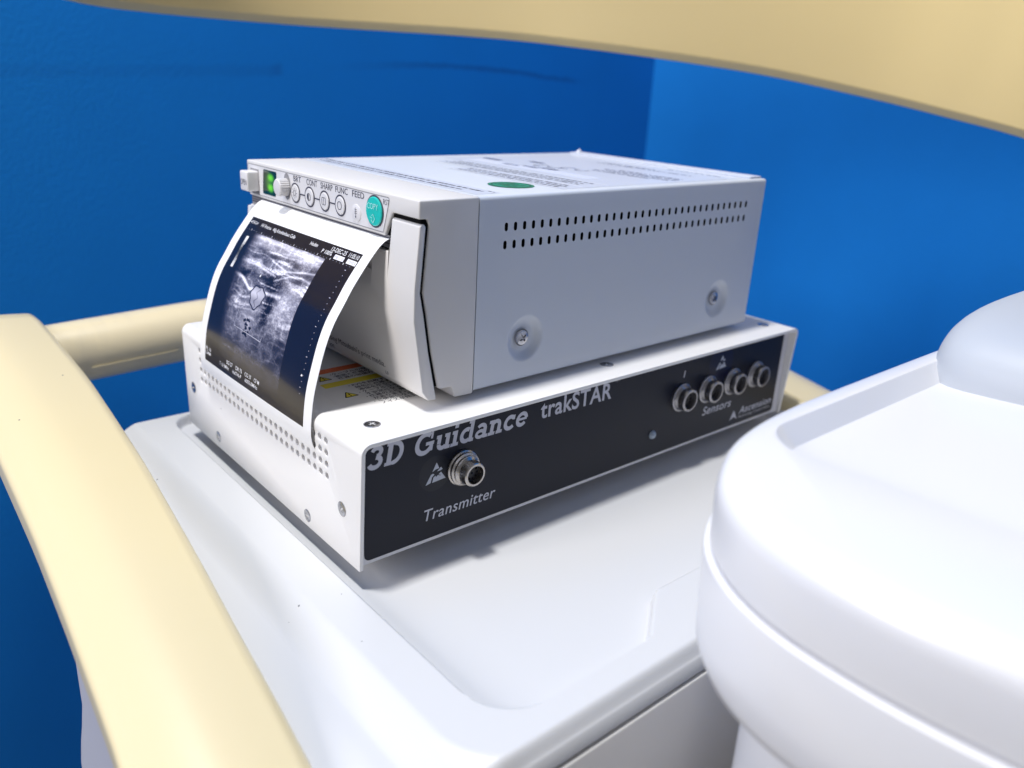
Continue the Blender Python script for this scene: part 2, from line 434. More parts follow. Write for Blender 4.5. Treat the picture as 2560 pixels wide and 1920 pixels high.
# front skirt, back skirt, right skirt, left skirt
def skirt(edge, zb, dx=0, dy=0):
    base = len(Vl)
    for i in edge: x, y, z = Vl[i]; Vl.append([x + dx, y + dy, zb])
    for k in range(len(edge) - 1): Fl.append([edge[k], edge[k + 1], base + k + 1, base + k])
skirt(idx[0, :].tolist(), -.0135, dy=-.0006); skirt(idx[-1, :].tolist(), -.03); skirt(idx[:, -1].tolist(), -.03); skirt(idx[:, 0].tolist(), -.03)
me = mesh('tray_top', Vl, Fl, M['cart'])
bm = bmesh.new(); bm.from_mesh(me); bmesh.ops.recalc_face_normals(bm, faces=bm.faces); bm.to_mesh(me); bm.free()
me.polygons.foreach_set('use_smooth', [True] * len(me.polygons)); me.set_sharp_from_angle(angle=R(50))
cart.part('tray_top', me)
cart.part('drawer_front', box('drawer_front', M['cartfront'], -.010, .33, -.1052, -.08, -.42, -.0150, .0012))
cart.part('cabinet', join('cabinet', [box('c', M['cartfront'], -.04, .328, -.079, .198, -.80, -.0305, .004)]))
# curved side bracket below the left rail
side = [(-.11, -.022), (.078, -.030), (.0805, -.055), (.0815, -.0712), (.090, -.088), (.0995, -.1044), (.109, -.124), (.1135, -.15), (.118, -.20), (.118, -.30), (-.11, -.30)]
bmp = bm_prism(side, -.088, -.042, lambda p, q, a: (a, p, q))
bmesh.ops.bevel(bmp, geom=[e for e in bmp.edges if abs(e.verts[0].co.x - e.verts[1].co.x) < 1e-6], offset=.0015, segments=2, affect='EDGES')
cart.part('side_bracket', bm_out(bmp, 'side_bracket', mat('bracket_paint', (0.50, 0.50, 0.55), 0.5)))

def rail_section(xi, xo, zt, h, r_in, r_out, crown=.0012, n=10, drop=.0042):
    """closed ring in (x,z): inner edge xi (towards the tray), outer edge xo"""
    P = []
    sgn = 1 if xi > xo else -1
    wd = abs(xi - xo)
    f = lambda a, b: (xi - sgn * a, zt - b)
    for k in range(n + 1):                      # inner top corner
        a = R(90 * k / n); P.append(f(r_in - r_in * math.cos(a), r_in - r_in * math.sin(a)))
    for k in range(1, 20):
        t = k / 20; a = r_in + (wd - r_in - r_out) * t; P.append(f(a, -crown * math.sin(math.pi * t) + drop * max(0, (t - .45) / .55) ** 2))
    for k in range(n + 1):
        a = R(12 + 78 * k / n); P.append(f(wd - r_out + r_out * math.sin(a), drop + r_out - r_out * math.cos(a)))
    for k in range(n + 1):
        a = R(90 * k / n); rb = .0045; P.append(f(wd - rb + rb * math.cos(a), h - rb + rb * math.sin(a)))
    for k in range(n + 1):
        a = R(90 * k / n); rb = .0045; P.append(f(rb - rb * math.sin(a), h - rb + rb * math.cos(a)))
    return P
def rail_z(y):
    t = .277 - y
    return .0435 - .08 * t - .18 * t * t if t < .42 else .0435 - .0336 - .03175 - .2312 * (t - .42)
def interp(tab, y):
    ys_ = [t[0] for t in tab]; return float(np.interp(y, ys_, [t[1] for t in tab]))
tabR = [(-.4, -.082), (-.25, -.068), (-.16, -.0612), (-.065, -.0552), (-.04, -.0537), (-.0105, -.0524), (.0325, -.0499), (.104, -.0464), (.183, -.0448), (.254, -.0462), (.283, -.0474)]
tabO = [(-.4, -.125), (-.15, -.1078), (-.0235, -.0987), (.034, -.0966), (.078, -.0954), (.141, -.0950), (.3, -.0950)]
secs = []
for i in range(46):
    y = .288 - (.288 + .33) * (i / 45) ** 1.15
    xi = interp(tabR, y); xo = interp(tabO, y)
    zt = rail_z(y); h = .0205; q = max(0.0, 1 - (.288 - y) / .012); 
    if q > 0:
        s_ = 1 - math.sqrt(max(0, 1 - q * q)); xi -= .0065 * s_; xo += .0065 * s_; zt -= .0065 * s_; h -= .010 * s_
    ring_ = rail_section(xi, xo, zt, h, .0052, .0040)
    secs.append([(x, y, z) for x, z in ring_])
cart.part('side_rail', sweep('side_rail', secs, M['rail'], autos=60))
secs = []
for i in range(30):
    y = .275 - (.275 + .16) * i / 29
    xi = .302; xo = .349 + .004 * sm((y - .06) / .2)
    secs.append([(x, y, z) for x, z in rail_section(xi, float(xo), rail_z(y), .0195, .0052, .0040)])
cart.part('side_rail', sweep('side_rail', secs, M['rail'], autos=60))
# round tube across the back, joining both rails
path = [Vector((-.060, .2620, .0212)), Vector((.02, .2635, .0240)), Vector((.10, .265, .0262)), Vector((.22, .266, .0270)), Vector((.325, .262, .0225))]
secs = []
for i in range(41):
    t = i / 40 * (len(path) - 1); k = min(int(t), len(path) - 2); p = path[k].lerp(path[k + 1], t - k)
    secs.append([(p.x, p.y + .0178 * math.cos(a), p.z + .0178 * math.sin(a)) for a in [2 * math.pi * j / 40 for j in range(40)]])
back = cart.part('back_rail', sweep('back_rail', secs, M['tube'], autos=60))
cart.part('rail_seam', sweep('seam', [[(p.x, p.y - .01725 + .0003 * math.cos(a), p.z - .0050 + .0003 * math.sin(a)) for a in [j * math.pi / 3 for j in range(6)]] for p in [Vector((-.03, .2622, .0222)), Vector((.0, .2630, .0232)), Vector((.018, .2634, .0239))]], M['rail']), parent=back)

# ------------------------------------------------------------------ tracking unit
W, D, H, TY = .2919, .1805, .0546, .003
unit = Thing('tracking_unit', 'flat white metal box with black front panel and round sockets, resting on the cart', 'electronic unit', (W / 2, D / 2, FLZ))
TH, RB = .0017, .0042
outer = []; inner = []
outer += [(0, 0)] + [(RB - RB * math.cos(R(a)), H - RB + RB * math.sin(R(a))) for a in range(0, 91, 10)]
outer += [(W - RB + RB * math.sin(R(a)), H - RB + RB * math.cos(R(a))) for a in range(0, 91, 10)] + [(W, 0)]
ri = RB - TH
inner += [(TH, 0)] + [(RB - ri * math.cos(R(a)), H - RB + ri * math.sin(R(a))) for a in range(0, 91, 10)]
inner += [(W - RB + ri * math.sin(R(a)), H - RB + ri * math.cos(R(a))) for a in range(0, 91, 10)] + [(W - TH, 0)]
pts = outer + inner[::-1]
bmu = bmesh.new(); n = len(pts)
A = [bmu.verts.new((x, TY * (1 - z / H), z)) for x, z in pts]; B = [bmu.verts.new((x, D, z)) for x, z in pts]
for i in range(n): bmu.faces.new((A[i], B[i], B[(i + 1) % n], A[(i + 1) % n]))
no = len(outer)
for ring_, fl_ in ((A, 0), (B, 1)):
    for i in range(no - 1):
        a, b = ring_[i], ring_[i + 1]; c, d = ring_[n - 2 - i], ring_[n - 1 - i]
        bmu.faces.new((a, b, c, d))
bmesh.ops.recalc_face_normals(bmu, faces=bmu.faces)
cov = bm_out(bmu, 'cover', M['enamel'], autos=None)
bmc = bmesh.new()
for i in range(27):
    for z in (.0468, .0417, .0366, .0315):
        y = .0272 + .005 * i
        mx = Matrix.Translation((0.0008, y, z)) @ Matrix.Rotation(R(90), 4, 'Y')
        bmesh.ops.create_cone(bmc, cap_ends=True, segments=16, radius1=.00152, radius2=.00152, depth=.006, matrix=mx)
cut = bm_out(bmc, 'cut', M['enamel'], autos=None)
cov = baked(cov, [('DIFFERENCE', cut)], bevel=.00035, name='cover')
unit.part('cover', cov)
unit.part('chassis', join('chassis', [box('a', M['chassis'], .0020, W - .0020, .0060, D - .001, .0016, H - .0019), box('b', M['chassis'], .0019, W - .0019, .0047, .0064, .0010, H - .0021, .0002)]))
YL = .0044
fU = lambda e: (lambda x, z: (x, YL - e, z))
lab = unit.part('front_label', poly2(rpoly([(.0030, .0027), (.2845, .0027), (.2845, .0524), (.0030, .0524)], .0026, 8), fU(0), M['panel']))

# heavy slanted slab lettering made of strokes
def slab_word(x0, x1, zb, cap, m):
    """'3D Guidance' as slanted slab strokes; glyph space: cap height 1"""
    wv, wh, sf = .235, .17, .15
    G = {}
    G['3'] = (.80, [(arc(.33, .735, .22, .18, 165, -80, 14), .19), (arc(.33, .30, .27, .215, 88, -165, 16), .20)])
    G['D'] = (1.00, [([(.22, 0.02), (.22, .98)], wv), ([(.02, sf / 2), (.45, sf / 2)], sf), ([(.02, 1 - sf / 2), (.45, 1 - sf / 2)], sf), (arc(.43, .5, .37, .42, 90, -90, 20), .20)])
    G['G'] = (1.12, [(arc(.54, .5, .40, .415, 52, 325, 26), .21), ([(.90, .12), (.90, .50)], .20), ([(.60, .47), (1.03, .47)], sf), ([(.875, .66), (.875, .99)], .11)])
    G['u'] = (.86, [([(.20, .70), (.20, .30)], .20), (arc(.40, .28, .20, .19, 180, 330, 12), .19), ([(.66, .0), (.66, .70)], .20), ([(.03, .70 - sf / 2), (.29, .70 - sf / 2)], sf), ([(.48, .70 - sf / 2), (.74, .70 - sf / 2)], sf), ([(.60, sf / 2), (.84, sf / 2)], sf)])
    G['i'] = (.46, [([(.22, .02), (.22, .70)], .20), ([(.03, .70 - sf / 2), (.30, .70 - sf / 2)], sf), ([(.02, sf / 2), (.44, sf / 2)], sf), ([(.22, .82), (.22, 1.0)], .20)])
    G['d'] = (.86, [([(.66, .02), (.66, 1.0)], .20), ([(.46, 1 - sf / 2), (.74, 1 - sf / 2)], sf), ([(.60, sf / 2), (.84, sf / 2)], sf), (arc(.40, .35, .27, .27, 60, 310, 20), .19)])
    G['a'] = (.82, [([(.60, .02), (.60, .48)], .20), (arc(.38, .46, .22, .17, 0, 150, 12), .17), ([(.55, sf / 2), (.80, sf / 2)], sf), (arc(.36, .215, .215, .145, 0, 360, 20), .15)])
    G['n'] = (.90, [([(.22, .02), (.22, .70)], .20), ([(.02, .70 - sf / 2), (.30, .70 - sf / 2)], sf), ([(.02, sf / 2), (.42, sf / 2)], sf), (arc(.44, .42, .20, .20, 150, 0, 12), .18), ([(.64, .44), (.64, .02)], .20), ([(.49, sf / 2), (.86, sf / 2)], sf)])
    G['c'] = (.76, [(arc(.40, .35, .28, .275, 40, 320, 22), .19), ([(.62, .46), (.62, .68)], .10)])
    G['e'] = (.78, [(arc(.39, .35, .275, .275, 5, 322, 24), .18), ([(.16, .36), (.70, .36)], .11)])
    word = '3D Guidance'; xx = 0; items = []
    for ch in word:
        if ch == ' ': xx += .46; continue
        adv, st = G[ch]
        for p, wd in st: items.append(([(xx + a, b) for a, b in p], wd))
        xx += adv
    sl = .20
    mxx = xx + sl * .7
    sc = (x1 - x0) / mxx; out = []; e = 0.00004
    for k, (p, wd) in enumerate(items):
        ee = e + .000004 * (k % 9)
        out.append(ribbon(p, wd, (lambda a, b, ee=ee: (x0 + (a + sl * b) * sc, YL - ee, zb + b * cap)), m))
    return join('lettering', out)
unit.part('lettering', slab_word(.0046, .0855, .0415, .0094, M['grey_ink']))
unit.part('lettering', join('t', [text_fit('trakSTAR', .0923, .1378, .0424, .0507, fU(.00004), M['grey_ink'], off=.018, space=1.06),
                                  text_fit('TM', .1395, .1430, .0500, .0518, fU(.00004), M['grey_ink'], shear=.15)]))
unit.part('lettering', text_fit('Transmitter', .0309, .0683, .0112, .0163, fU(.00004), M['grey_ink'], shear=.20, off=.006, space=1.06))
unit.part('lettering', text_fit('Sensors', .2136, .2398, .0155, .0203, fU(.00004), M['grey_ink'], shear=.20, off=.006, space=1.04))
unit.part('lettering', text_fit('1', .1925, .1938, .0418, .0455, fU(.00004), M['grey_ink'], shear=.1))
unit.part('maker_mark', join('t', [text_fit('Ascension', .2495, .2820, .0084, .0126, fU(.00004), M['grey_ink'], shear=.15, off=.014, space=1.06),
                                   text_fit('Technology Corporation', .2490, .2810, .0058, .0072, fU(.00004), M['grey_ink'], shear=.1),
                                   poly2([(.2408, .0060), (.2441, .0117), (.2480, .0058), (.2446, .0076)], fU(.00004), M['grey_ink'])]))
def esd(cx, cz, s, filmr, fm):
    f = fU(.00006); T = lambda a, b: (cx + a * s, cz + b * s)
    out = [poly2(circle(cx, cz, filmr, 36), fU(.00003), fm)]
    out.append(poly2([T(*p) for p in [(.10, .72), (-.22, .14), (.02, .26), (.30, .28)]], f, M['pale_ink']))
    out.append(poly2([T(*p) for p in [(-.32, -.02), (-.72, -.66), (-.34, -.58), (-.24, -.22), (-.06, -.06), (-.16, .02)]], f, M['pale_ink']))
    out.append(poly2([T(*p) for p in [(-.22, -.60), (.80, -.52), (.44, .0), (.06, -.28), (.02, -.12), (-.12, -.22)]], f, M['pale_ink']))
    out.append(poly2([T(*p) for p in [(.42, .10), (.56, .16), (.44, .34), (.14, .10)]], f, M['pale_ink']))
    out.append(ribbon([T(*p) for p in [(-.26, -.50), (-.16, -.24), (.10, -.10), (.42, -.24)]], .05 * s, fU(.00008), fm))
    return join('warning_sign', out)
unit.part('warning_sticker', esd(.0360, .0318, .0065, .0078, M['clear_film']))
unit.part('warning_sticker', esd(.2247, .0442, .0058, .0105, M['navy_film']))

def socket(x, z, rf, rb, L, steps, mm):
    pr = [(0, 0), (rf, 0), (rf, .0010), (rf - .0004, .0013)]
    for r, h in steps: pr += [(r, h)]
    pr += [(rb, L - .0004), (rb - .0004, L), (rb - .0012, L), (rb - .0013, L - .0003), (rb - .0014, L - .0045), (0, L - .0045)]
    s = unit.part('socket', lathe('socket', pr, mm, 48, (x, YL, z), (0, -1, 0), autos=30))
    ins = [lathe('i', [(0, L - .0044), (rb - .0014, L - .0044), (rb - .0014, L - .0028), (rb - .0022, L - .0026), (0, L - .0026)], M['socket'], 32, (x, YL, z), (0, -1, 0))]
    for k in range(9):
        a = 2 * math.pi * k / 9; q = rb * .5; 
        ins.append(poly2(circle(x + q * math.cos(a), z + q * math.sin(a), rb * .10, 10), (lambda u, v: (u, YL - L + .00255, v)), M['black']))
    ins.append(poly2(circle(x, z, rb * .10, 10), (lambda u, v: (u, YL - L + .00255, v)), M['black']))
    unit.part('insert', join('insert', ins), parent=s)
    unit.part('index_dot', lathe('d', [(.0006, 0), (.0006, .0002), (0, .0003)], M['chrome'], 12, (x - rb * .97, YL - L * .66, z - rb * .1), (-1, 0, 0)), parent=s)
    return s
socket(.0496, .0308, .0078, .0052, .0092, [(.0072, .0014), (.0072, .0026), (.0064, .0030), (.0064, .0040), (.0056, .0044), (.0052, .0050)], M['metal'])
for k in range(4): socket(.1925 + .02225 * k, .0310, .0077, .0060, .0066, [(.0068, .0014), (.0064, .0022), (.0060, .0028)], M['dull_metal'])
unit.part('indicator_lamp', lathe('l', [(.0024, 0), (.0022, .0008), (.0015, .0016), (.0006, .0020), (0, .0021)], M['led'], 24, (.1723, YL, .0146), (0, -1, 0)))

def make_screw(r, dome, name='screw'):
    head = lathe('h', [(0, -.0008), (r, -.0008), (r, 0.0001), (r * .9, dome * .6), (r * .5, dome * .95), (0, dome)], [M['chrome'], M['black']], 32)
    cb = bm_box(-r * .55, r * .55, -r * .12, r * .12, dome - .0009, dome + .001)
    c1 = bm_out(cb, 'c', M['chrome'], None)
    cb = bm_box(-r * .12, r * .12, -r * .55, r * .55, dome - .0009, dome + .001)
    c2 = bm_out(cb, 'c', M['chrome'], None)
    hd_ = baked(head, [('DIFFERENCE', c1), ('DIFFERENCE', c2)], name=name)
    return join(name, [hd_, ring(0, 0, r * 1.0, r * 1.10, lambda x, y: (x, y, .00006), M['groove'], 32)])
scr_flat = make_screw(.0031, .0004); scr_pan = make_screw(.0034, .0011)
def put_screw(th, src, loc, axis, rot, s=1.0, parent=None):
    q = Vector((0, 0, 1)).rotation_difference(Vector(axis))
    m2 = src.copy(); m2.transform(Matrix.Translation(loc) @ q.to_matrix().to_4x4() @ Matrix.Rotation(R(rot), 4, 'Z') @ Matrix.Scale(s, 4))
    return th.part('screw', m2, parent=parent)
for x, y, a in ((.0138, .0156, 20), (.1450, .0156, 55), (.2779, .0153, 80), (.2779, .165, 10)): put_screw(unit, scr_flat, (x, y, H), (0, 0, 1), a)
for y, z, a, s in ((.1704, .0229, 12, .9), (.1407, .0059, 30, .85), (.0455, .0052, 5, .85), (.0157, .0220, 40, .92)): put_screw(unit, scr_flat, (0, y, z), (-1, 0, 0), a, s)
for x, y in ((.05, .045), (.242, .045), (.05, .15), (.242, .15)):
    unit.part('foot', lathe('foot', [(.0055, FLZ), (.0062, FLZ + .0006), (.0065, .0), (.0065, .0018)], M['rubber'], 24, (x, y, 0)))

# caution label on the unit's top
fT = lambda e: (lambda x, y: (x, y, H + e))
cl = [poly2(rpoly([(.0125, .0290), (.150, .0290), (.150, .150), (.0125, .150)], .001, 3), fT(.00005), M['enamel']),
      poly2([(.0200, .0752), (.1400, .0752), (.1400, .0804), (.0200, .0804)], fT(.00008), M['orange']),
      poly2([(.0170, .0584), (.1400, .0584), (.1400, .0637), (.0170, .0637)], fT(.00008), M['yellow'])]
def tri(x, yc, s):
    o = [(x, yc - s * .0), (x, yc + s), (x + s * 1.15, yc + s * .5)]
    return o
def caution(x, y, s):
    # triangle standing upright in the label's reading direction (base along x, tip towards +y)
    A_ = rpoly([(x, y), (x + s * 1.1, y), (x + s * .55, y + s)], s * .07, 4); B_ = rpoly([(x + s * .14, y + s * .08), (x + s * .96, y + s * .08), (x + s * .55, y + s * .83)], s * .03, 3)
    return [poly2(A_, fT(.00009), M['black']), poly2(B_, fT(.00013), M['yellow']), ribbon([(x + s * .55, y + s * .60), (x + s * .55, y + s * .32)], s * .09, fT(.00017), M['black']), poly2(circle(x + s * .55, y + s * .20, s * .06, 10), fT(.00017), M['black'])]
cl += caution(.0186, .0670, .0060) + caution(.0186, .0446, .0062)
lines = [(.0264, .0715, '・', .0275, 'ケーブルの取り扱いに'), (.0264, .0685, '・', .0275, '画面と機器の接続を'), (None, .0655, '', .0275, '機器の破損の恐れが'),
         (.0264, .0553, '・', .0282, 'RVSを起動する際に'), (None, .0523, '', .0282, '緑色に点滅するまで'), (None, .0493, '', .0282, '通信を確立できない'),
         (.0264, .0463, '・', .0282, 'ケーブルコネクタが'), (None, .0433, '', .0282, '不安定になる場合が'), (.0264, .0403, '・', .0282, '機器の上に物を置く'),
         (None, .0373, '', .0282, 'があります。'), (.0264, .0343, '・', .0282, 'ご使用にならない時'), (None, .0313, '', .0282, 'ノイズが発生する')]
for bx, y, b_, x, t in lines:
    Vv, Ff = glyphs(t, 0, .012, 1.0)
    sc = .0026
    cl.append(mesh('jt', [(x + a * sc * 1.12, y + b * sc * 1.05, H + .0001) for a, b in Vv], Ff, M['ink']))
    if b_: cl.append(poly2(circle(bx + .0006, y + .0009, .0003, 8), fT(.0001), M['ink']))
unit.part('caution_label', join('caution_label', cl))

# ------------------------------------------------------------------ printer
YAW = .011
PO = Matrix.Translation((.0346, .0156, .0574)) @ Matrix.Rotation(YAW, 4, 'Z')
PW, PH, PD, BZ = .1473, .0810, .2286, .0284
prn = Thing('video_printer', 'grey-white medical printer with green display and teal button, on top of the flat white box', 'printer', (PD / 2, PW / 2, 0), base=PO)
# body with slots and pressed screw dimples on the right side (v = 0)
bmb = bm_box(BZ + .0002, PD, 0, PW, .0002, PH)
es = [e for e in bmb.edges if not all(abs(v.co.x - (BZ + .0002)) < 1e-6 for v in e.verts)]
bmesh.ops.bevel(bmb, geom=es, offset=.0016, segments=4, profile=.5, affect='EDGES')
bod = bm_out(bmb, 'body', [M['body'], M['black']], autos=None)
bmc = bmesh.new()
def capsule(cu, cz, r, hh, depth):
    pts = [(cu + r * math.cos(R(a)), cz + hh + r * math.sin(R(a))) for a in range(0, 181, 30)] + [(cu + r * math.cos(R(a)), cz - hh + r * math.sin(R(a))) for a in range(180, 361, 30)]
    b = bm_prism(pts, -.002, depth, lambda p, q, a: (p, a, q)); me_ = bpy.data.meshes.new('c'); b.to_mesh(me_); b.free(); bmc.from_mesh(me_); bpy.data.meshes.remove(me_)
for k in range(35):
    capsule(.0427 + .00496 * k, .0684, .00088, .0009, .006)
    capsule(.0424 + .00496 * k, .0611, .00088, .0009, .006)
for f in bmc.faces: f.material_index = 1  # slot insides coloured black, standing in for the shade within
nslots = len(bmc.faces)
for cu, cz in ((.0568, .0190), (.1970, .0183)):
    bmesh.ops.create_cone(bmc, cap_ends=True, segments=48, radius1=.0108, radius2=.0108, depth=.009, matrix=Matrix.Translation((cu, 0, cz)) @ Matrix.Rotation(R(90), 4, 'X'))
cut = bm_out(bmc, 'cut', [M['body'], M['black']], autos=None)
bod = baked(bod, [('DIFFERENCE', cut)], name='body')
prn.part('body', bod)
for cu, cz in ((.0568, .0190), (.1970, .0183)):
    pr_ = [(.01082, 0.0), (.0103, -.00006), (.0097, -.00035), (.0089, -.00110), (.0078, -.00215), (.0068, -.00270), (.0058, -.0029), (0, -.0029)]
    d_o = prn.part('pressed_dimple', lathe('d', [(r, h) for r, h in pr_], M['body'], 48, (cu, 0, cz), (0, -1, 0), autos=60, cap0=False))
    put_screw(prn, scr_pan, (cu - .0004, .0021, cz), (0, -1, 0), 35, 1.05)
for u, v in ((.045, .02), (.205, .02), (.045, .127), (.205, .127)):
    prn.part('foot', lathe('foot', [(.006, -.0028), (.0066, -.0022), (.0066, .0004)], M['rubber'], 20, (u, v, 0)))

# front bezel (frame behind the door + head with the controls)
F3 = lambda p, q, a: (p, a, q)
prof = [(0, PH), (BZ, PH), (BZ, -.0006), (.0189, -.0003), (.0170, .0047), (.0112, .0050), (.0100, .0059), (.0066, .0215), (.0040, .0375), (.0022, .0461), (.0047, .0716), (.0038, .0740), (0, .0741)]
bz = bm_out(bm_prism(prof, 0, PW, F3), 'z', M['bezel'], None)
head = bm_out(bm_prism([(.0235, .0643), (.1460, .0643), (.1460, .0755), (.0172, .0755), (.0186, .0731)], 0, .012, lambda p, q, a: (a, p, q)), 'h', M['bezel'], None)
bz = baked(bz, [('UNION', head)], bevel=.0009, name='bezel')
bez = prn.part('front_bezel', bz)
prn.part('feed_slot', join('s', [box('s', M['groove'], .0012, .013, .0215, .146, .0596, .0645)] + [box('r', M['ink'], .0008, .0030, .0215, .1455, .0612 + .0011 * k, .0616 + .0011 * k) for k in range(3)]))
prn.part('front_lip', box('lip', M['bezel'], .0002, .006, .1330, .1466, .0555, .0598, .0007))
fP = lambda e: (lambda x, z: (-e, x, z))          # x here is v (decreases to the right in the view)
fPm = lambda e: (lambda x, z: (-e, -x, z))         # x = -v, reads left to right
cp = rpoly([(.0195, .0794), (.1462, .0794), (.1462, .0655), (.0242, .0655)], .0008, 3)
prn.part('control_panel', join('p', [ribbon(cp, .00035, fP(.00012), M['groove'], closed=True), poly2(cp, fP(.00008), M['ctrl'])]))
# door: one thick pane with a right pillar, bulging at the waist
front = [(.0010, .0722), (.0002, .0714), (-.0020, .0480), (-.0022, .0350), (.0023, .0052), (.0052, .0012), (.0092, .0010), (.0084, .0052), (.0050, .0215), (.0024, .0375), (.0007, .0461), (.0030, .0710), (.0024, .0722)]
def clipz(pr_, zm):
    out = []
    n_ = len(pr_)
    for i in range(n_):
        a, b = pr_[i], pr_[(i + 1) % n_]
        if a[1] <= zm: out.append(a)
        if (a[1] - zm) * (b[1] - zm) < 0:
            t = (zm - a[1]) / (b[1] - a[1]); out.append((a[0] + t * (b[0] - a[0]), zm))
    return out
ear = bm_out(bm_prism(front, -.0002, .0185, F3), 'e', M['bezel'], None)
mid = bm_out(bm_prism(clipz(front, .0590), .0100, .1470, F3), 'm', M['bezel'], None)
pock = bm_out(bm_prism([(-.01, .0640), (.0052, .0640), (.0040, .0560), (-.0012, .0440), (-.0032, .0400), (-.01, .0400)], .0305, .1250, F3), 'k', M['bezel'], None)
door = baked(ear, [('UNION', mid), ('DIFFERENCE', pock)], bevel=.0008, name='door')
dr_o = prn.part('paper_door', door)
def door_front(off):
    def f(x, z):
        t = (z - .0052) / (.0350 - .0052); u = .0023 + (-.0022 - .0023) * t
        return (u - off, -x, z)
    return f
prn.part('lettering', join('t', [text_fit("using Mitsubishi's print media.", -.0735, -.0258, .0086, .0113, door_front(.00012), M['ink'], space=1.05),
                                 text_fit("ion.", -.0735, -.0685, .0050, .0071, door_front(.00012), M['ink'], off=.004),
                                 text_fit("L0", -.0262, -.0240, .0056, .0070, door_front(.00012), M['ink'])]), parent=dr_o)
gap = [(.0016, .0716), (.0010, .0461), (.0016, .0375), (.0044, .0215), (.0078, .0062), (.0110, .0062), (.0078, .0215), (.0055, .0375), (.0040, .0461), (.0055, .0716), (.0048, .0746), (.0010, .0746)]
prn.part('door_gap_shade', bm_out(bm_prism(gap, .0009, .0290, F3), 'door_gap_shade', M['black'], None))  # black filler added in the slit as painted shade
# open button
prn.part('button_slot', join('s', [poly2([(.1342, .0656), (.1432, .0656), (.1432, .0775), (.1342, .0775)], fP(.00016), M['groove'])]))
ob = prn.part('open_button', box('open_button', M['ctrl'], -.0060, .002, .1345, .1428, .0672, .0766, .0008, 3))
prn.part('lettering', text_fit('OPEN', -.1419, -.1354, .0702, .0728, lambda x, z: (-.00605, -x, z), M['ink'], off=.006), parent=ob)
# display: back-lit green digit
gm = mat('lit_green_display', (0.004, 0.03, 0.015), 0.15, coat=0.5, coat_rough=0.05)
nt = gm.node_tree; n_ = nt.nodes; b_ = n_['Principled BSDF']; tc = n_.new('ShaderNodeTexCoord')
acc = None
for (gv, gz, sv, sz, st) in ((.1213 - PW / 2, .0751, .0036, .0021, .95), (.1218 - PW / 2, .0703, .0036, .0022, .95), (.1222 - PW / 2, .0727, .0056, .0052, .28)):
    mp = n_.new('ShaderNodeMapping'); mp.inputs['Location'].default_value = (0, -gv / sv, -gz / sz); mp.inputs['Scale'].default_value = (0, 1 / sv, 1 / sz)
    nt.links.new(tc.outputs['Object'], mp.inputs['Vector'])
    ln = n_.new('ShaderNodeVectorMath'); ln.operation = 'LENGTH'; nt.links.new(mp.outputs[0], ln.inputs[0])
    mr = n_.new('ShaderNodeMapRange'); mr.interpolation_type = 'SMOOTHSTEP'; mr.inputs['From Min'].default_value = 0.2; mr.inputs['From Max'].default_value = 1.2; mr.inputs['To Min'].default_value = st; mr.inputs['To Max'].default_value = 0
    nt.links.new(ln.outputs['Value'], mr.inputs['Value'])
    if acc is None: acc = mr.outputs[0]
    else:
        ad = n_.new('ShaderNodeMath'); ad.operation = 'ADD'; nt.links.new(acc, ad.inputs[0]); nt.links.new(mr.outputs[0], ad.inputs[1]); acc = ad.outputs[0]
b_.inputs['Emission Color'].default_value = (0.13, 0.62, 0.0, 1); nt.links.new(acc, b_.inputs['Emission Strength'])
prn.part('display', poly2(rpoly([(.1150, .0784), (.1288, .0784), (.1304, .0668), (.1170, .0668)], .0008, 3), fP(.00020), gm))
# jog dial
ks = prn.part('dial_opening', poly2([(.1048 + .0054 * math.cos(a) * .62, .0732 + .0060 * math.sin(a)) for a in [2 * math.pi * k / 36 for k in range(36)]], fP(.00022), M['groove']))
Vk = []; Fk = []; nk = 72
for i, (r, h) in enumerate([(.0040, .0), (.0040, .0032), (.0039, .0042), (.0034, .0047), (.0002, .0050)]):
    for k in range(nk):
        a = 2 * math.pi * k / nk; rr = r - (.00030 if (k % 3 == 0 and i < 3) else 0)
        Vk.append((-.0001 - h, .1057 + rr * math.cos(a), .0728 + rr * math.sin(a)))
for i in range(4):
    for k in range(nk): Fk.append((i * nk + k, i * nk + (k + 1) % nk, (i + 1) * nk + (k + 1) % nk, (i + 1) * nk + k))
Fk.append([4 * nk + k for k in range(nk)])
prn.part('jog_dial', mesh('k', Vk, Fk, M['ctrl'], autos=30))
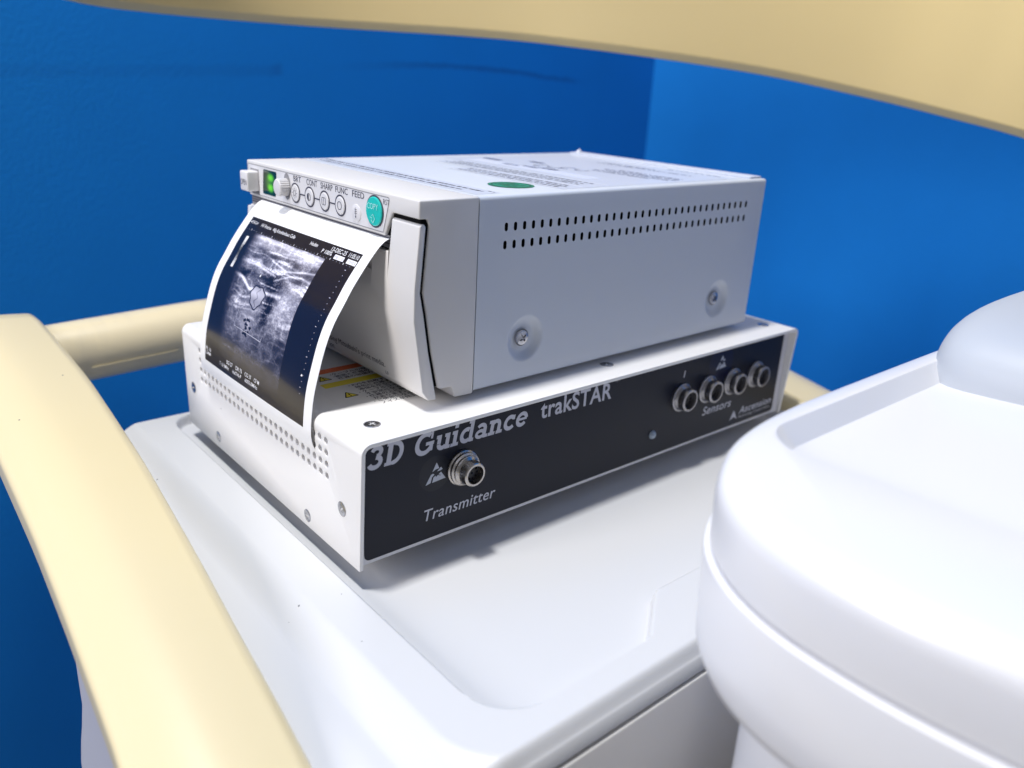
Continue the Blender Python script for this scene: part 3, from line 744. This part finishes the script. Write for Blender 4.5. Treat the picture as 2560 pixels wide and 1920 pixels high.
# four ringed buttons
bx = [.0967, .0834, .0701, .0568]
ln = [ribbon([(bx[i] - .0042, .0713), (bx[i + 1] + .0042, .0713)], .00062, fP(.00020), M['ink']) for i in range(3)]
ln.append(ribbon([(.1030, .0716), (bx[0] + .0042, .0713)], .00062, fP(.00020), M['ink']))
prn.part('link_line', join('l', ln))
for i, cv in enumerate(bx):
    b0 = prn.part('button', lathe('b', [(.0036, 0), (.0036, .0004), (.0034, .00055), (0, .0006)], M['ctrl'], 36, (0, cv, .0713), (-1, 0, 0)))
    f = fP(.00072); mk = [ring(cv, .0713, .00385, .0045, fP(.00022), M['ink'])]
    if i == 0:
        mk.append(ring(cv, .0713, .0010, .00125, f, M['ink'], 20))
        for k in range(8):
            a = math.pi * k / 4; mk.append(ribbon([(cv + .0016 * math.cos(a), .0713 + .0016 * math.sin(a)), (cv + .0024 * math.cos(a), .0713 + .0024 * math.sin(a))], .00022, f, M['ink']))
    elif i == 1:
        mk.append(ring(cv, .0713, .0014, .00165, f, M['ink'], 20)); mk.append(poly2(arc(cv, .0713, .0014, .0014, -90, 90, 12), f, M['ink']))
    elif i == 2:
        mk.append(ribbon(rpoly([(cv - .0016, .0698), (cv + .0016, .0698), (cv + .0016, .0728), (cv - .0016, .0728)], .0007, 4), .00025, f, M['ink'], closed=True)); mk.append(ribbon([(cv, .0698), (cv, .0728)], .00022, f, M['ink']))
    else: mk.append(ring(cv, .0713, .0015, .0018, f, M['ink'], 24))
    prn.part('button_mark', join('m', mk), parent=b0)
fb = prn.part('button', lathe('b', [(.0036, 0), (.0036, .0003), (.0034, .0004), (0, .00045)], M['ctrl'], 36, (0, .0441, .0700), (-1, 0, 0)))
f = fP(.00055); cv = .0441
prn.part('button_mark', join('m', [ribbon([(cv - .0010, .0716 - .0008 * k), (cv + .0010, .0716 - .0008 * k)], .0002, f, M['ink']) for k in range(3)] + [ribbon([(cv, .0724), (cv, .0686)], .0002, fP(.0006), M['ink']), poly2([(cv - .0005, .0689), (cv + .0005, .0689), (cv, .0680)], f, M['ink'])]), parent=fb)
cb = prn.part('copy_button', lathe('b', [(.0057, 0), (.0057, .0006), (.0054, .0009), (0, .0011)], M['teal'], 44, (0, .0300, .0728), (-1, 0, 0)))
f = fP(.00125); cv = .0300
prn.part('button_mark', join('m', [ring(cv, .0728, .0057, .0064, fP(.00022), M['ink']), text_fit('COPY', -.0340, -.0262, .0737, .0760, fPm(.00125), M['tealink']),
    ribbon([(cv + .0010, .0698), (cv + .0010, .0692), (cv - .0002, .0684), (cv - .0014, .0700), (cv - .0002, .0718), (cv + .0008, .0711)], .00028, f, M['tealink']), ribbon([(cv + .0020, .0705), (cv + .0004, .0702)], .00025, f, M['tealink'])]), parent=cb)
tt = [('BRT', .0982, .0912), ('CONT', .0860, .0764), ('SHARP', .0734, .0632), ('FUNC', .0608, .0508), ('FEED', .0472, .0380)]
prn.part('lettering', join('t', [text_fit(t, -a, -b, .0764, .0789, fPm(.00014), M['ink'], off=.006) for t, a, b in tt] + [text_fit('RST', -.0240, -.0199, .0764, .0785, fPm(.00014), M['ink'])]))

# labels on the top
fL = lambda e: (lambda x, y: (x, y, PH + e))
def dashes(u0, v0, v1, m, hgt, e, gap=.25, seed=0):
    """a printed line too small to read: short marks running along v"""
    rr = random.Random(seed); v = v0; out_v = []; out_f = []
    while v > v1:
        L = rr.uniform(.0012, .0048); k = len(out_v)
        h = hgt * rr.uniform(.6, 1)
        out_v += [(u0 - h / 2, v, PH + e), (u0 + h / 2, v, PH + e), (u0 + h / 2, max(v - L, v1), PH + e), (u0 - h / 2, max(v - L, v1), PH + e)]
        out_f.append((k, k + 1, k + 2, k + 3)); v -= L + rr.uniform(.0003, .0018)
    return mesh('d', out_v, out_f, m)
strip = [poly2([(.0315, .006), (.0440, .006), (.0440, .1440), (.0315, .1440)], fL(.00006), M['sticker'])]
strip += [dashes(.0350, .138, .020, M['ink'], .0017, .00012, seed=1), dashes(.0395, .128, .012, M['ink'], .0017, .00012, seed=2), dashes(.0395, .140, .130, M['ink'], .002, .00012, seed=3), dashes(.0425, .012, .008, M['ink'], .001, .00012, seed=3)]
prn.part('top_label', join('s', strip))
big = [poly2([(.0790, .0060), (.2130, .0060), (.2130, .1360), (.1120, .1360), (.1120, .120), (.0960, .120), (.0960, .0880), (.0790, .0880)], fL(.00006), M['sticker'])]
for k, (u, v0, v1) in enumerate([(.0825, .084, .012), (.0865, .082, .011), (.0905, .085, .014), (.0990, .117, .016), (.1030, .115, .017), (.1075, .116, .015), (.154, .060, .020), (.158, .062, .012), (.162, .058, .010), (.166, .062, .011), (.170, .055, .012), (.190, .090, .020), (.194, .088, .05), (.205, .05, .012)]):
    big.append(dashes(u, v0, v1, M['blue_ink'] if k > 5 else M['ink'], .0017, .00012, seed=10 + k))
for u in (.0800, .0940, .1110): big.append(ribbon([(u, .0085), (u, .086 if u < .085 else .118)], .0009, fL(.00010), M['sticker_line']))
for (u, v0, v1, h) in ((.1355, .1288, .114, .0042), (.1500, .105, .094, .0040)): big.append(poly2([(u - h / 2, v1), (u + h / 2, v1), (u + h / 2, v0), (u - h / 2, v0)], fL(.00013), M['blue_ink']))
for (u, v) in ((.1400, .085), (.1460, .070)): big += [ribbon(arc(u, v, .004, .004, -40, 220, 12), .0009, fL(.00013), M['blue_ink']), ribbon(arc(u + .001, v - .009, .0035, .0035, 60, 320, 12), .0009, fL(.00013), M['blue_ink'])]
for (u, v) in ((.1260, .100), (.1290, .088), (.1320, .076)): big.append(dashes(u, v, v - .012, M['blue_ink'], .0042, .00013, seed=int(v * 1e4)))
big.append(poly2([(.1180, .030), (.1300, .030), (.1300, .125), (.1180, .125)], fL(.00009), M['velcro']))
prn.part('rating_label', join('b', big))
prn.part('hook_strip', box('v', M['velcro'], .2165, .2270, .0030, .1400, PH - .0002, PH + .0011, .0004))
prn.part('peeling_corner', mesh('f', [(.2225, .1405, PH + .0012), (.2205, .136, PH + .0012), (.2245, .137, PH + .0012), (.2228, .1372, PH + .0034), (.2238, .1382, PH + .0022)], [(0, 1, 3), (1, 2, 3), (2, 0, 3), (2, 4, 3)], M['sticker_line']))
gs = [poly2(circle(.0654, .0243, .0103, 48), fL(.00016), M['green']), ring(.0654, .0243, .0082, .0090, fL(.00020), M['dkgreen']), ring(.0654, .0243, .0098, .0101, fL(.00020), M['dkgreen'])]
for k, u in enumerate((.0612, .0634, .0654, .0676, .0697)): gs.append(dashes(u, .0243 + .006, .0243 - .006, M['dkgreen'], .0014, .0002, seed=70 + k))
prn.part('round_sticker', join('g', gs))
# fine dark seam between bezel and body is a real gap: a thin recessed dark band
prn.part('seam', box('seam', M['black'], BZ - .0006, BZ + .0006, .0007, PW - .0007, .0010, PH - .0006))

# ------------------------------------------------------------------ ultrasound print
prof_p = [(.012, .0634), (.004, .0635), (.0002, .0630), (-.0030, .0610), (-.0068, .0570), (-.0112, .0517), (-.0158, .0458), (-.0197, .0400), (-.0246, .0325), (-.0284, .0240), (-.0318, .0130), (-.0339, .0048), (-.0350, -.0020), (-.0357, -.0085), (-.0358, -.0125), (-.0352, -.0160), (-.0344, -.0180)]
P_ = np.array(prof_p)
# smooth by Catmull-Rom then arc length
def cr(P):
    out = []
    Q = np.vstack([2 * P[0] - P[1], P, 2 * P[-1] - P[-2]])
    for i in range(1, len(Q) - 2):
        for t in np.linspace(0, 1, 12, endpoint=False):
            a, b, c, d = Q[i - 1], Q[i], Q[i + 1], Q[i + 2]
            out.append(.5 * ((2 * b) + (-a + c) * t + (2 * a - 5 * b + 4 * c - d) * t * t + (-a + 3 * b - 3 * c + d) * t ** 3))
    out.append(P[-1]); return np.array(out)
C_ = cr(P_); Ls = np.concatenate([[0], np.cumsum(np.hypot(*np.diff(C_, axis=0).T))]); LT = Ls[-1]
v0p, v1p = .1332, .0212
def tz(zq, uq):
    i = np.argmin((C_[:, 0] - uq) ** 2 + (C_[:, 1] - zq) ** 2); return Ls[i]
tA, tB = tz(.0563, -.0072), tz(-.0100, -.0356)
aA, aB = (.1332 - .1267) / (v0p - v1p), (.1332 - .0273) / (v0p - v1p)
def paper(s, l, off=0.0):
    """s 0..1 left to right in the view, l metres down the sheet"""
    u = np.interp(l, Ls, C_[:, 0]); z = np.interp(l, Ls, C_[:, 1])
    u2 = np.interp(np.clip(l + .0005, 0, LT), Ls, C_[:, 0]) - np.interp(np.clip(l - .0005, 0, LT), Ls, C_[:, 0])
    z2 = np.interp(np.clip(l + .0005, 0, LT), Ls, C_[:, 1]) - np.interp(np.clip(l - .0005, 0, LT), Ls, C_[:, 1])
    L = np.hypot(u2, z2) + 1e-12; nu, nz = z2 / L, -u2 / L
    bow = .0009 * np.sin(np.pi * s) * (l / LT) + .00018 * np.sin(7 * s + 1) * np.sin(90 * l)
    return (u + nu * (off + bow), v0p + (v1p - v0p) * s + 0 * l, z + nz * (off + bow))
def vnoise(h, w_, sy, sx, seed):
    r = np.random.RandomState(seed); gh, gw = int(h / sy) + 3, int(w_ / sx) + 3; g = r.rand(gh, gw)
    yy = np.arange(h) / sy; xx = np.arange(w_) / sx; yi = yy.astype(int); xi = xx.astype(int)
    fy = (yy - yi)[:, None]; fx = (xx - xi)[None, :]; fy = fy * fy * (3 - 2 * fy); fx = fx * fx * (3 - 2 * fx)
    a = g[yi][:, xi]; b = g[yi][:, xi + 1]; c = g[yi + 1][:, xi]; d = g[yi + 1][:, xi + 1]
    return (a * (1 - fx) + b * fx) * (1 - fy) + (c * (1 - fx) + d * fx) * fy
NW, NH = 300, 330
Bc, Ac = np.meshgrid(np.linspace(0, 1, NH), np.linspace(0, 1, NW), indexing='ij')
img = np.zeros((NH, NW))
warp = vnoise(NH, NW, 60, 70, 1) * .09 + vnoise(NH, NW, 25, 30, 2) * .035
Bw = np.clip(Bc + warp - .06, 0, 1)
iy = (Bw * (NH - 1)).astype(int)
lay = .55 * vnoise(NH, NW, 7, 70, 3) + .45 * vnoise(NH, NW, 4, 40, 4)
lay = np.take_along_axis(lay, iy, 0)
grain = vnoise(NH, NW, 2.0, 2.6, 5); mid_ = vnoise(NH, NW, 16, 20, 6); big_ = vnoise(NH, NW, 45, 40, 7)
blob = np.abs(vnoise(NH, NW, 11, 13, 8) - .5) * 2
img = .10 + .42 * big_ + .30 * (mid_ - .4) + .30 * (1 - blob) ** 3
img += np.clip(lay - .60, 0, 1) * 3.0 * np.exp(-((Bc - .24) / .22) ** 2)
img += np.clip(lay - .66, 0, 1) * 1.6
img *= .62 + .76 * grain
img *= .70
img += .50 * np.exp(-((Bc - .115) / .016) ** 2) + .25 * np.exp(-((Bc - .15) / .02) ** 2)
def band(pts, wd, amp):
    global img
    xs_ = [p[0] for p in pts]; ys_2 = [p[1] for p in pts]
    yc = np.interp(Ac, xs_, ys_2); m_ = (Ac > xs_[0]) & (Ac < xs_[-1])
    img += m_ * amp * np.exp(-((Bc - yc) / wd) ** 2) * (.6 + .6 * mid_)
band([(.10, .37), (.22, .38), (.33, .43), (.46, .415), (.62, .40)], .010, .75)
band([(.12, .285), (.3, .28), (.5, .30)], .007, .5)
band([(.40, .22), (.56, .25), (.70, .215), (.78, .2)], .006, .55)
band([(.5, .33), (.6, .27), (.7, .25), (.78, .26)], .007, .5)
img -= .38 * np.exp(-(((Ac - .50) / .09) ** 2 + ((Bc - .34) / .05) ** 2)) + .32 * np.exp(-(((Ac - .20) / .06) ** 2 + ((Bc - .36) / .035) ** 2))
img -= .35 * np.exp(-(((Ac - .55) / .035) ** 2 + ((Bc - .50) / .09) ** 2))
img += .35 * np.exp(-(((Ac - .40) / .06) ** 2 + ((Bc - .62) / .12) ** 2)) + .25 * np.exp(-(((Ac - .68) / .09) ** 2 + ((Bc - .42) / .12) ** 2))
ang = np.arctan2((Bc - .455) / .065, (Ac - .425) / .062)
rad = np.hypot((Ac - .425) / .062, (Bc - .455) / .065) * (1 + .09 * np.sin(3 * ang) + .06 * np.sin(7 * ang + 1))
img = np.where(rad < 1, .46 + .30 * mid_ - .20 * (np.abs(Ac - .425 + .01 * np.sin(Bc * 120)) < .005), img)
img = np.where(np.abs(rad - 1.02) < .075, .08, img)
for k in range(30):
    ca, cb_ = .405 + rng.randn() * .022, .60 + rng.rand() * .10
    img = np.where(np.hypot((Ac - ca) / .009, (Bc - cb_) / .007) < 1, .04, img)
fade = np.interp(Bc, [0, .55, .78, .9, 1], [1, 1, .45, .12, .05])
edge = sm((Ac - .09 - .05 * Bc) / .12) * (Ac < .775) * (Bc > .095)
img = np.clip(img, 0, 1) * fade * edge
img = np.where(Bc > .93, 0, img)
ink = np.stack([.0065 + img * .68, .0065 + img * .67, .024 + img * .86], -1) ** 1.0
ink = np.where(img[..., None] > 0.01, np.stack([.0070 + img ** 1.5 * .86, .0060 + img ** 1.5 * .85, .016 + img ** 1.38 * .95], -1), np.array([.0070, .0060, .016]))
def grid_mesh(sarr, larr, off=0.0):
    Sg, Lg = np.meshgrid(sarr, larr)
    u, v, z = paper(Sg, Lg, off); V_ = np.stack([u, v, z], -1).reshape(-1, 3)
    ny, nx = Sg.shape; ix = np.arange(ny * nx).reshape(ny, nx)
    return V_, np.stack([ix[:-1, :-1], ix[1:, :-1], ix[1:, 1:], ix[:-1, 1:]], -1).reshape(-1, 4)
paper_m = mat('thermal_paper', (0.86, 0.86, 0.87), 0.35, coat=0.25, coat_rough=0.12)
back_m = mat('paper_back', (0.78, 0.78, 0.79), 0.7)
print_m = mat('glossy_printed_area', (0.01, 0.01, 0.03), 0.22, coat=0.42, coat_rough=0.09, spec=0.35)
at_ = print_m.node_tree.nodes.new('ShaderNodeAttribute'); at_.attribute_name = 'ink'
print_m.node_tree.links.new(at_.outputs['Color'], print_m.node_tree.nodes['Principled BSDF'].inputs['Base Color'])
sheet = Thing('ultrasound_print', 'curled glossy paper print of a grey ultrasound scan hanging out of the printer', 'paper print', (0, .077, .063), base=PO)
V1, F1 = grid_mesh(np.linspace(0, 1, 41), np.linspace(0, LT, 150), 0.0)
V2, F2 = grid_mesh(np.linspace(0, 1, 41), np.linspace(0, LT, 150), -.00016)
pm = join('paper', [mesh('p', V1, F1, paper_m, smooth=True), mesh('q', V2, F2[:, ::-1], back_m, smooth=True)])
# closed edges of the sheet
def edge_strip(side_s):
    la = np.linspace(0, LT, 150); a = np.stack(paper(np.full(150, side_s), la, 0), -1); b = np.stack(paper(np.full(150, side_s), la, -.00016), -1)
    return mesh('e', np.vstack([a, b]), [(i, i + 1, 151 + i, 150 + i) for i in range(149)], paper_m)
sa = np.linspace(0, 1, 41); a = np.stack(paper(sa, np.full(41, LT), 0), -1); b = np.stack(paper(sa, np.full(41, LT), -.00016), -1)
pm = join('paper', [pm, edge_strip(0.0), edge_strip(1.0), mesh('e', np.vstack([a, b]), [(i, i + 1, 42 + i, 41 + i) for i in range(40)], paper_m)])
sheet.part('paper', pm)
V3, F3_ = grid_mesh(np.linspace(aA, aB, NW), np.linspace(tA, tB, NH), .00004)
pr_me = mesh('scan', V3, F3_, print_m, smooth=True)
at = pr_me.attributes.new('ink', 'FLOAT_COLOR', 'POINT')
at.data.foreach_set('color', np.concatenate([ink.reshape(-1, 3), np.ones((NW * NH, 1))], 1).astype(np.float32).ravel())
sheet.part('scan_image', pr_me)
white_ink = mat('print_white', (0.80, 0.80, 0.84), 0.3, coat=0.4)
mid_ink = mat('print_grey', (0.42, 0.42, 0.50), 0.3, coat=0.4)
LW, LL = (aB - aA) * (v0p - v1p), tB - tA      # metres
def fS(e):
    def f(x, y):     # x metres from the black area's left edge, y metres up from its bottom
        s = aA + x / (v0p - v1p); l = tB - y
        u, v, z = paper(np.array(s), np.array(l), e); return (float(u), float(v), float(z))
    return f
ab = lambda a, b: (a * LW, (1 - b) * LL)
mk = []
def ptxt(t, a0, a1, b_base, hgt, m=white_ink, off=.004, sh=0):
    mk.append(text_fit(t, a0 * LW, a1 * LW, (1 - b_base) * LL, (1 - b_base) * LL + hgt, fS(.00008), m, off=off, shear=sh))
ptxt('HITACHI', .01, .085, .045, .0014)
ptxt('HV Preirus', .125, .225, .048, .0017); ptxt('Allg Krankenhaus Celle', .245, .46, .048, .0017)
ptxt('Hoden', .60, .665, .048, .0017)
ptxt('13-DEC-25', .775, .895, .040, .0020); ptxt('11:05:10', .915, .99, .040, .0020)
ptxt('P 100%', .715, .80, .068, .0018)
for a0, a1, t in ((.825, .90, 'MI 1.0'), (.925, .995, 'TIS<0.4')):
    mk.append(poly2([ab(a0, .078), ab(a1, .078), ab(a1, .050), ab(a0, .050)], fS(.00007), white_ink))
    mk.append(text_fit(t, (a0 + .006) * LW, (a1 - .006) * LW, (1 - .074) * LL, (1 - .074) * LL + .0014, fS(.00011), mid_ink))
for k in range(37):
    a0 = .012 + k * .0265; big1 = (k % 4 == 2)
    c_ = ab(a0, .088 - (.002 if big1 else 0)); hh = .0009 if big1 else .00035; ww = .00028 if big1 else .00025
    mk.append(poly2([(c_[0] - ww / 2, c_[1] - hh / 2), (c_[0] + ww / 2, c_[1] - hh / 2), (c_[0] + ww / 2, c_[1] + hh / 2), (c_[0] - ww / 2, c_[1] + hh / 2)], fS(.00008), white_ink if big1 else mid_ink))
for k in range(22):
    c_ = ab(.955 - .004 * (k % 5 == 0), .115 + k * .034); q = .00045 if k % 5 == 0 else .0002
    mk.append(poly2([(c_[0] - q, c_[1] - .00015), (c_[0] + q, c_[1] - .00015), (c_[0] + q, c_[1] + .00015), (c_[0] - q, c_[1] + .00015)], fS(.00008), mid_ink))
mk.append(poly2([ab(.938, .735), ab(.946, .722), ab(.954, .735)], fS(.00009), white_ink))
# grey scale bar
gb = [mesh('g', [fS(.00008)(*ab(.058 + .0, .135 + i * .020)), fS(.00008)(*ab(.082 - (.006 if 2 < i < 8 else 0), .135 + i * .020)), fS(.00008)(*ab(.082 - (.006 if 2 < i < 8 else 0), .155 + i * .020)), fS(.00008)(*ab(.058, .155 + i * .020))], [(0, 3, 2, 1)], mat('scale_grey_%d' % i, (v_ * .8,) * 3, .3, coat=.4)) for i, v_ in enumerate([1, .85, .62, .35, .15, .06, .12, .3, .5, .72, .9])]
mk += gb
# measuring frame and caret marks
box_l = [(.315, .272), (.60, .282), (.583, .45)], [(.573, .52), (.56, .685), (.285, .675), (.295, .57)]
for bl in box_l: mk.append(ribbon([ab(*p) for p in bl], .00022, fS(.00009), mid_ink))
for p in ((.43, .276), (.375, .335)): mk.append(poly2([ab(p[0] - .006, p[1]), ab(p[0], p[1] + .008), ab(p[0] + .006, p[1]), ab(p[0], p[1] - .014)], fS(.00010), white_ink))
ptxt('FR 16', .008, .075, .925, .0017); ptxt('L34M', .008, .070, .955, .0017)
ptxt('BG 27', .26, .325, .930, .0018); ptxt('DR 75', .36, .425, .930, .0018); ptxt('CG 37', .455, .52, .930, .0018); ptxt('CF M', .55, .60, .930, .0018)
ptxt('T 13-3MHz', .18, .285, .965, .0017); ptxt('HdTHI-P', .33, .42, .965, .0017); ptxt('6005.0MHz', .46, .585, .965, .0017)
sheet.part('print_marks', join('m', mk))

# ------------------------------------------------------------------ console in front
con = Thing('control_console', 'glossy white rounded console body with a recessed top, close up beside the cart', 'console', (.20, -.25, .033))
bo = [(.44, -.1105), (.108, -.1105), (.072, -.1125), (.052, -.1165), (.036, -.1240), (.025, -.1320), (.0155, -.1450), (.0100, -.1600), (.0085, -.175), (.0085, -.190), (.0100, -.205), (.014, -.23), (.022, -.27), (.035, -.33), (.05, -.40), (.44, -.40)]
def smooth_path(P, it=2):
    for _ in range(it):
        Q = [P[0]]
        for i in range(len(P) - 1):
            a, b = Vector(P[i]), Vector(P[i + 1]); Q += [tuple(a.lerp(b, .25)), tuple(a.lerp(b, .75))]
        Q.append(P[-1]); P = Q
    return P
bo = smooth_path(bo, 2)
def offs(P, d):
    n = len(P); out = []
    for i in range(n):
        a = Vector(P[i - 1]); b = Vector(P[(i + 1) % n]); c = Vector(P[i])
        t1 = (c - a); t2 = (b - c)
        t1 = t1.normalized() if t1.length > 1e-9 else t2.normalized(); t2 = t2.normalized() if t2.length > 1e-9 else t1
        n1 = Vector((-t1.y, t1.x)); n2 = Vector((-t2.y, t2.x)); nn = (n1 + n2); nn = nn.normalized() / max(.5, nn.normalized().dot(n1))
        out.append(tuple(c - nn * d))
    return out
def shell(name, prof, m):
    secs = []
    for d, z in prof:
        secs.append([(x, y, z) for x, y in offs(bo, d)])
    return sweep(name, secs, m, autos=40)
ZT = .0905
top = shell('top_shell', [(-.004, .0689), (-.0010, .0692), (-.0003, .0702), (.0, .0830), (-.0003, .0856), (-.0010, .0876), (-.0023, .0891), (-.0044, .0900), (-.0080, ZT)], M['console'])
lo_ = rpoly([(.0605, -.1262), (.262, -.1252), (.262, -.2200), (.0605, -.2200)], [.013, .006, .004, .004], 8)
hi_ = rpoly([(.0605 - .0176, -.1262 + .0176), (.272, -.1252 + .0176), (.272, -.2300), (.0605 - .0176, -.2300)], [.026, .006, .004, .004], 8)
rc = sweep('c', [[(x, y, .0845 + max(0, -.1252 - y) * .0655) for x, y in lo_], [(x, y, .1055) for x, y in hi_]], M['console'], autos=30)
for q_ in (top, rc):
    bm = bmesh.new(); bm.from_mesh(q_); bmesh.ops.triangulate(bm, faces=bm.faces[:]); bmesh.ops.recalc_face_normals(bm, faces=bm.faces[:]); bm.to_mesh(q_); bm.free()
top = baked(top, [('DIFFERENCE', rc)], bevel=.0006, name='top_shell')
con.part('top_shell', top)
con.part('lower_shell', shell('lower_shell', [(-.012, .0335), (-.006, .0340), (-.0022, .0365), (-.0004, .0410), (.0, .0480), (.0010, .0672), (.0008, .0681), (-.0004, .0686), (-.004, .0687)], M['console']))
con.part('pedestal', shell('pedestal', [(-.020, -.45), (-.017, .0338)], M['console']))
# low rounded hood at the far end
Vh = []; Fh = []; nu_, nv_ = 48, 20
sp = lambda c, p: math.copysign(abs(c) ** p, c)
for j in range(nv_ + 1):
    ph = R(90) * j / nv_
    for i in range(nu_):
        th = 2 * math.pi * i / nu_
        Vh.append((.268 + .102 * sp(math.cos(ph), .55) * sp(math.cos(th), .6), -.149 + .0385 * sp(math.cos(ph), .5) * sp(math.sin(th), .5), .0835 + .0275 * sp(math.sin(ph), .62)))
for j in range(nv_):
    for i in range(nu_): Fh.append((j * nu_ + i, j * nu_ + (i + 1) % nu_, (j + 1) * nu_ + (i + 1) % nu_, (j + 1) * nu_ + i))
hd = con.part('hood', mesh('hood', Vh, Fh, M['hood'], autos=60))
con.part('knob', lathe('n', [(.0040, -.004), (.0040, .0015), (.0032, .0028), (0, .0034)], M['console'], 24, (.246, -.168, .1070), (-.2, -.5, .8)), parent=hd)
con.part('ridge', sweep('r', [[(x, y + .0022 * math.cos(a), z + .0022 * math.sin(a)) for a in [k * math.pi / 6 for k in range(12)]] for x, y, z in [(.232, -.160, .1078), (.240, -.168, .1079), (.255, -.172, .1083), (.285, -.174, .1083), (.34, -.174, .1073)]], M['hood']), parent=hd)

# ------------------------------------------------------------------ handle across the top, close to the camera
pix = [(-900, -60), (-500, -45), (0, -38), (254, 16), (692, 58), (1199, 92), (1450, 119), (1700, 153), (1930, 191), (2175, 246), (2380, 298), (2560, 347), (2900, 455), (3300, 620)]
dist = [.36, .43, .50, .53, .55, .56, .56, .56, .555, .545, .53, .515, .49, .45]
fpx = 2031.93
pts3 = []
for (px_, py_), dd in zip(pix, dist):
    d = r_ * ((px_ - 1280) / fpx) + d_ * ((py_ - 960) / fpx) + f_
    pts3.append(Vector(CP) + d * dd)
secs = []
bar = rpoly([(0, .0048), (.010, 0), (.030, .002), (-.010, .135), (-.038, .135)], [.0022, .003, .010, .010, .010], 6)
Pc = smooth_path([tuple(p) for p in pts3], 2) if False else pts3
dense = []
for i in range(len(pts3) - 1):
    p0 = pts3[max(i - 1, 0)]; p1 = pts3[i]; p2 = pts3[i + 1]; p3 = pts3[min(i + 2, len(pts3) - 1)]
    for t in [k / 6 for k in range(6)]:
        dense.append(.5 * ((2 * p1) + (p2 - p0) * t + (2 * p0 - 5 * p1 + 4 * p2 - p3) * t * t + (3 * p1 - p0 - 3 * p2 + p3) * t ** 3))
dense.append(pts3[-1])
for i, p in enumerate(dense):
    a = dense[max(i - 1, 0)]; b = dense[min(i + 1, len(dense) - 1)]; t = (b - a).normalized()
    up = Vector((0, 0, 1)); away = up.cross(t).normalized()
    if away.dot(f_) < 0: away = -away
    up = t.cross(away).normalized()
    if up.z < 0: up = -up
    secs.append([tuple(p + away * q[0] + up * q[1]) for q in bar])
M['bar'] = mat('cream_yellow_handle', (0.96, 0.75, 0.35), 0.42, coat=0.2, coat_rough=0.25, var=0.02, vscale=10)
han = sweep('grab_handle', secs, M['bar'], autos=50)
single('grab_handle', han, 'cream yellow curved handle crossing the top of the view, out of focus', 'handle')
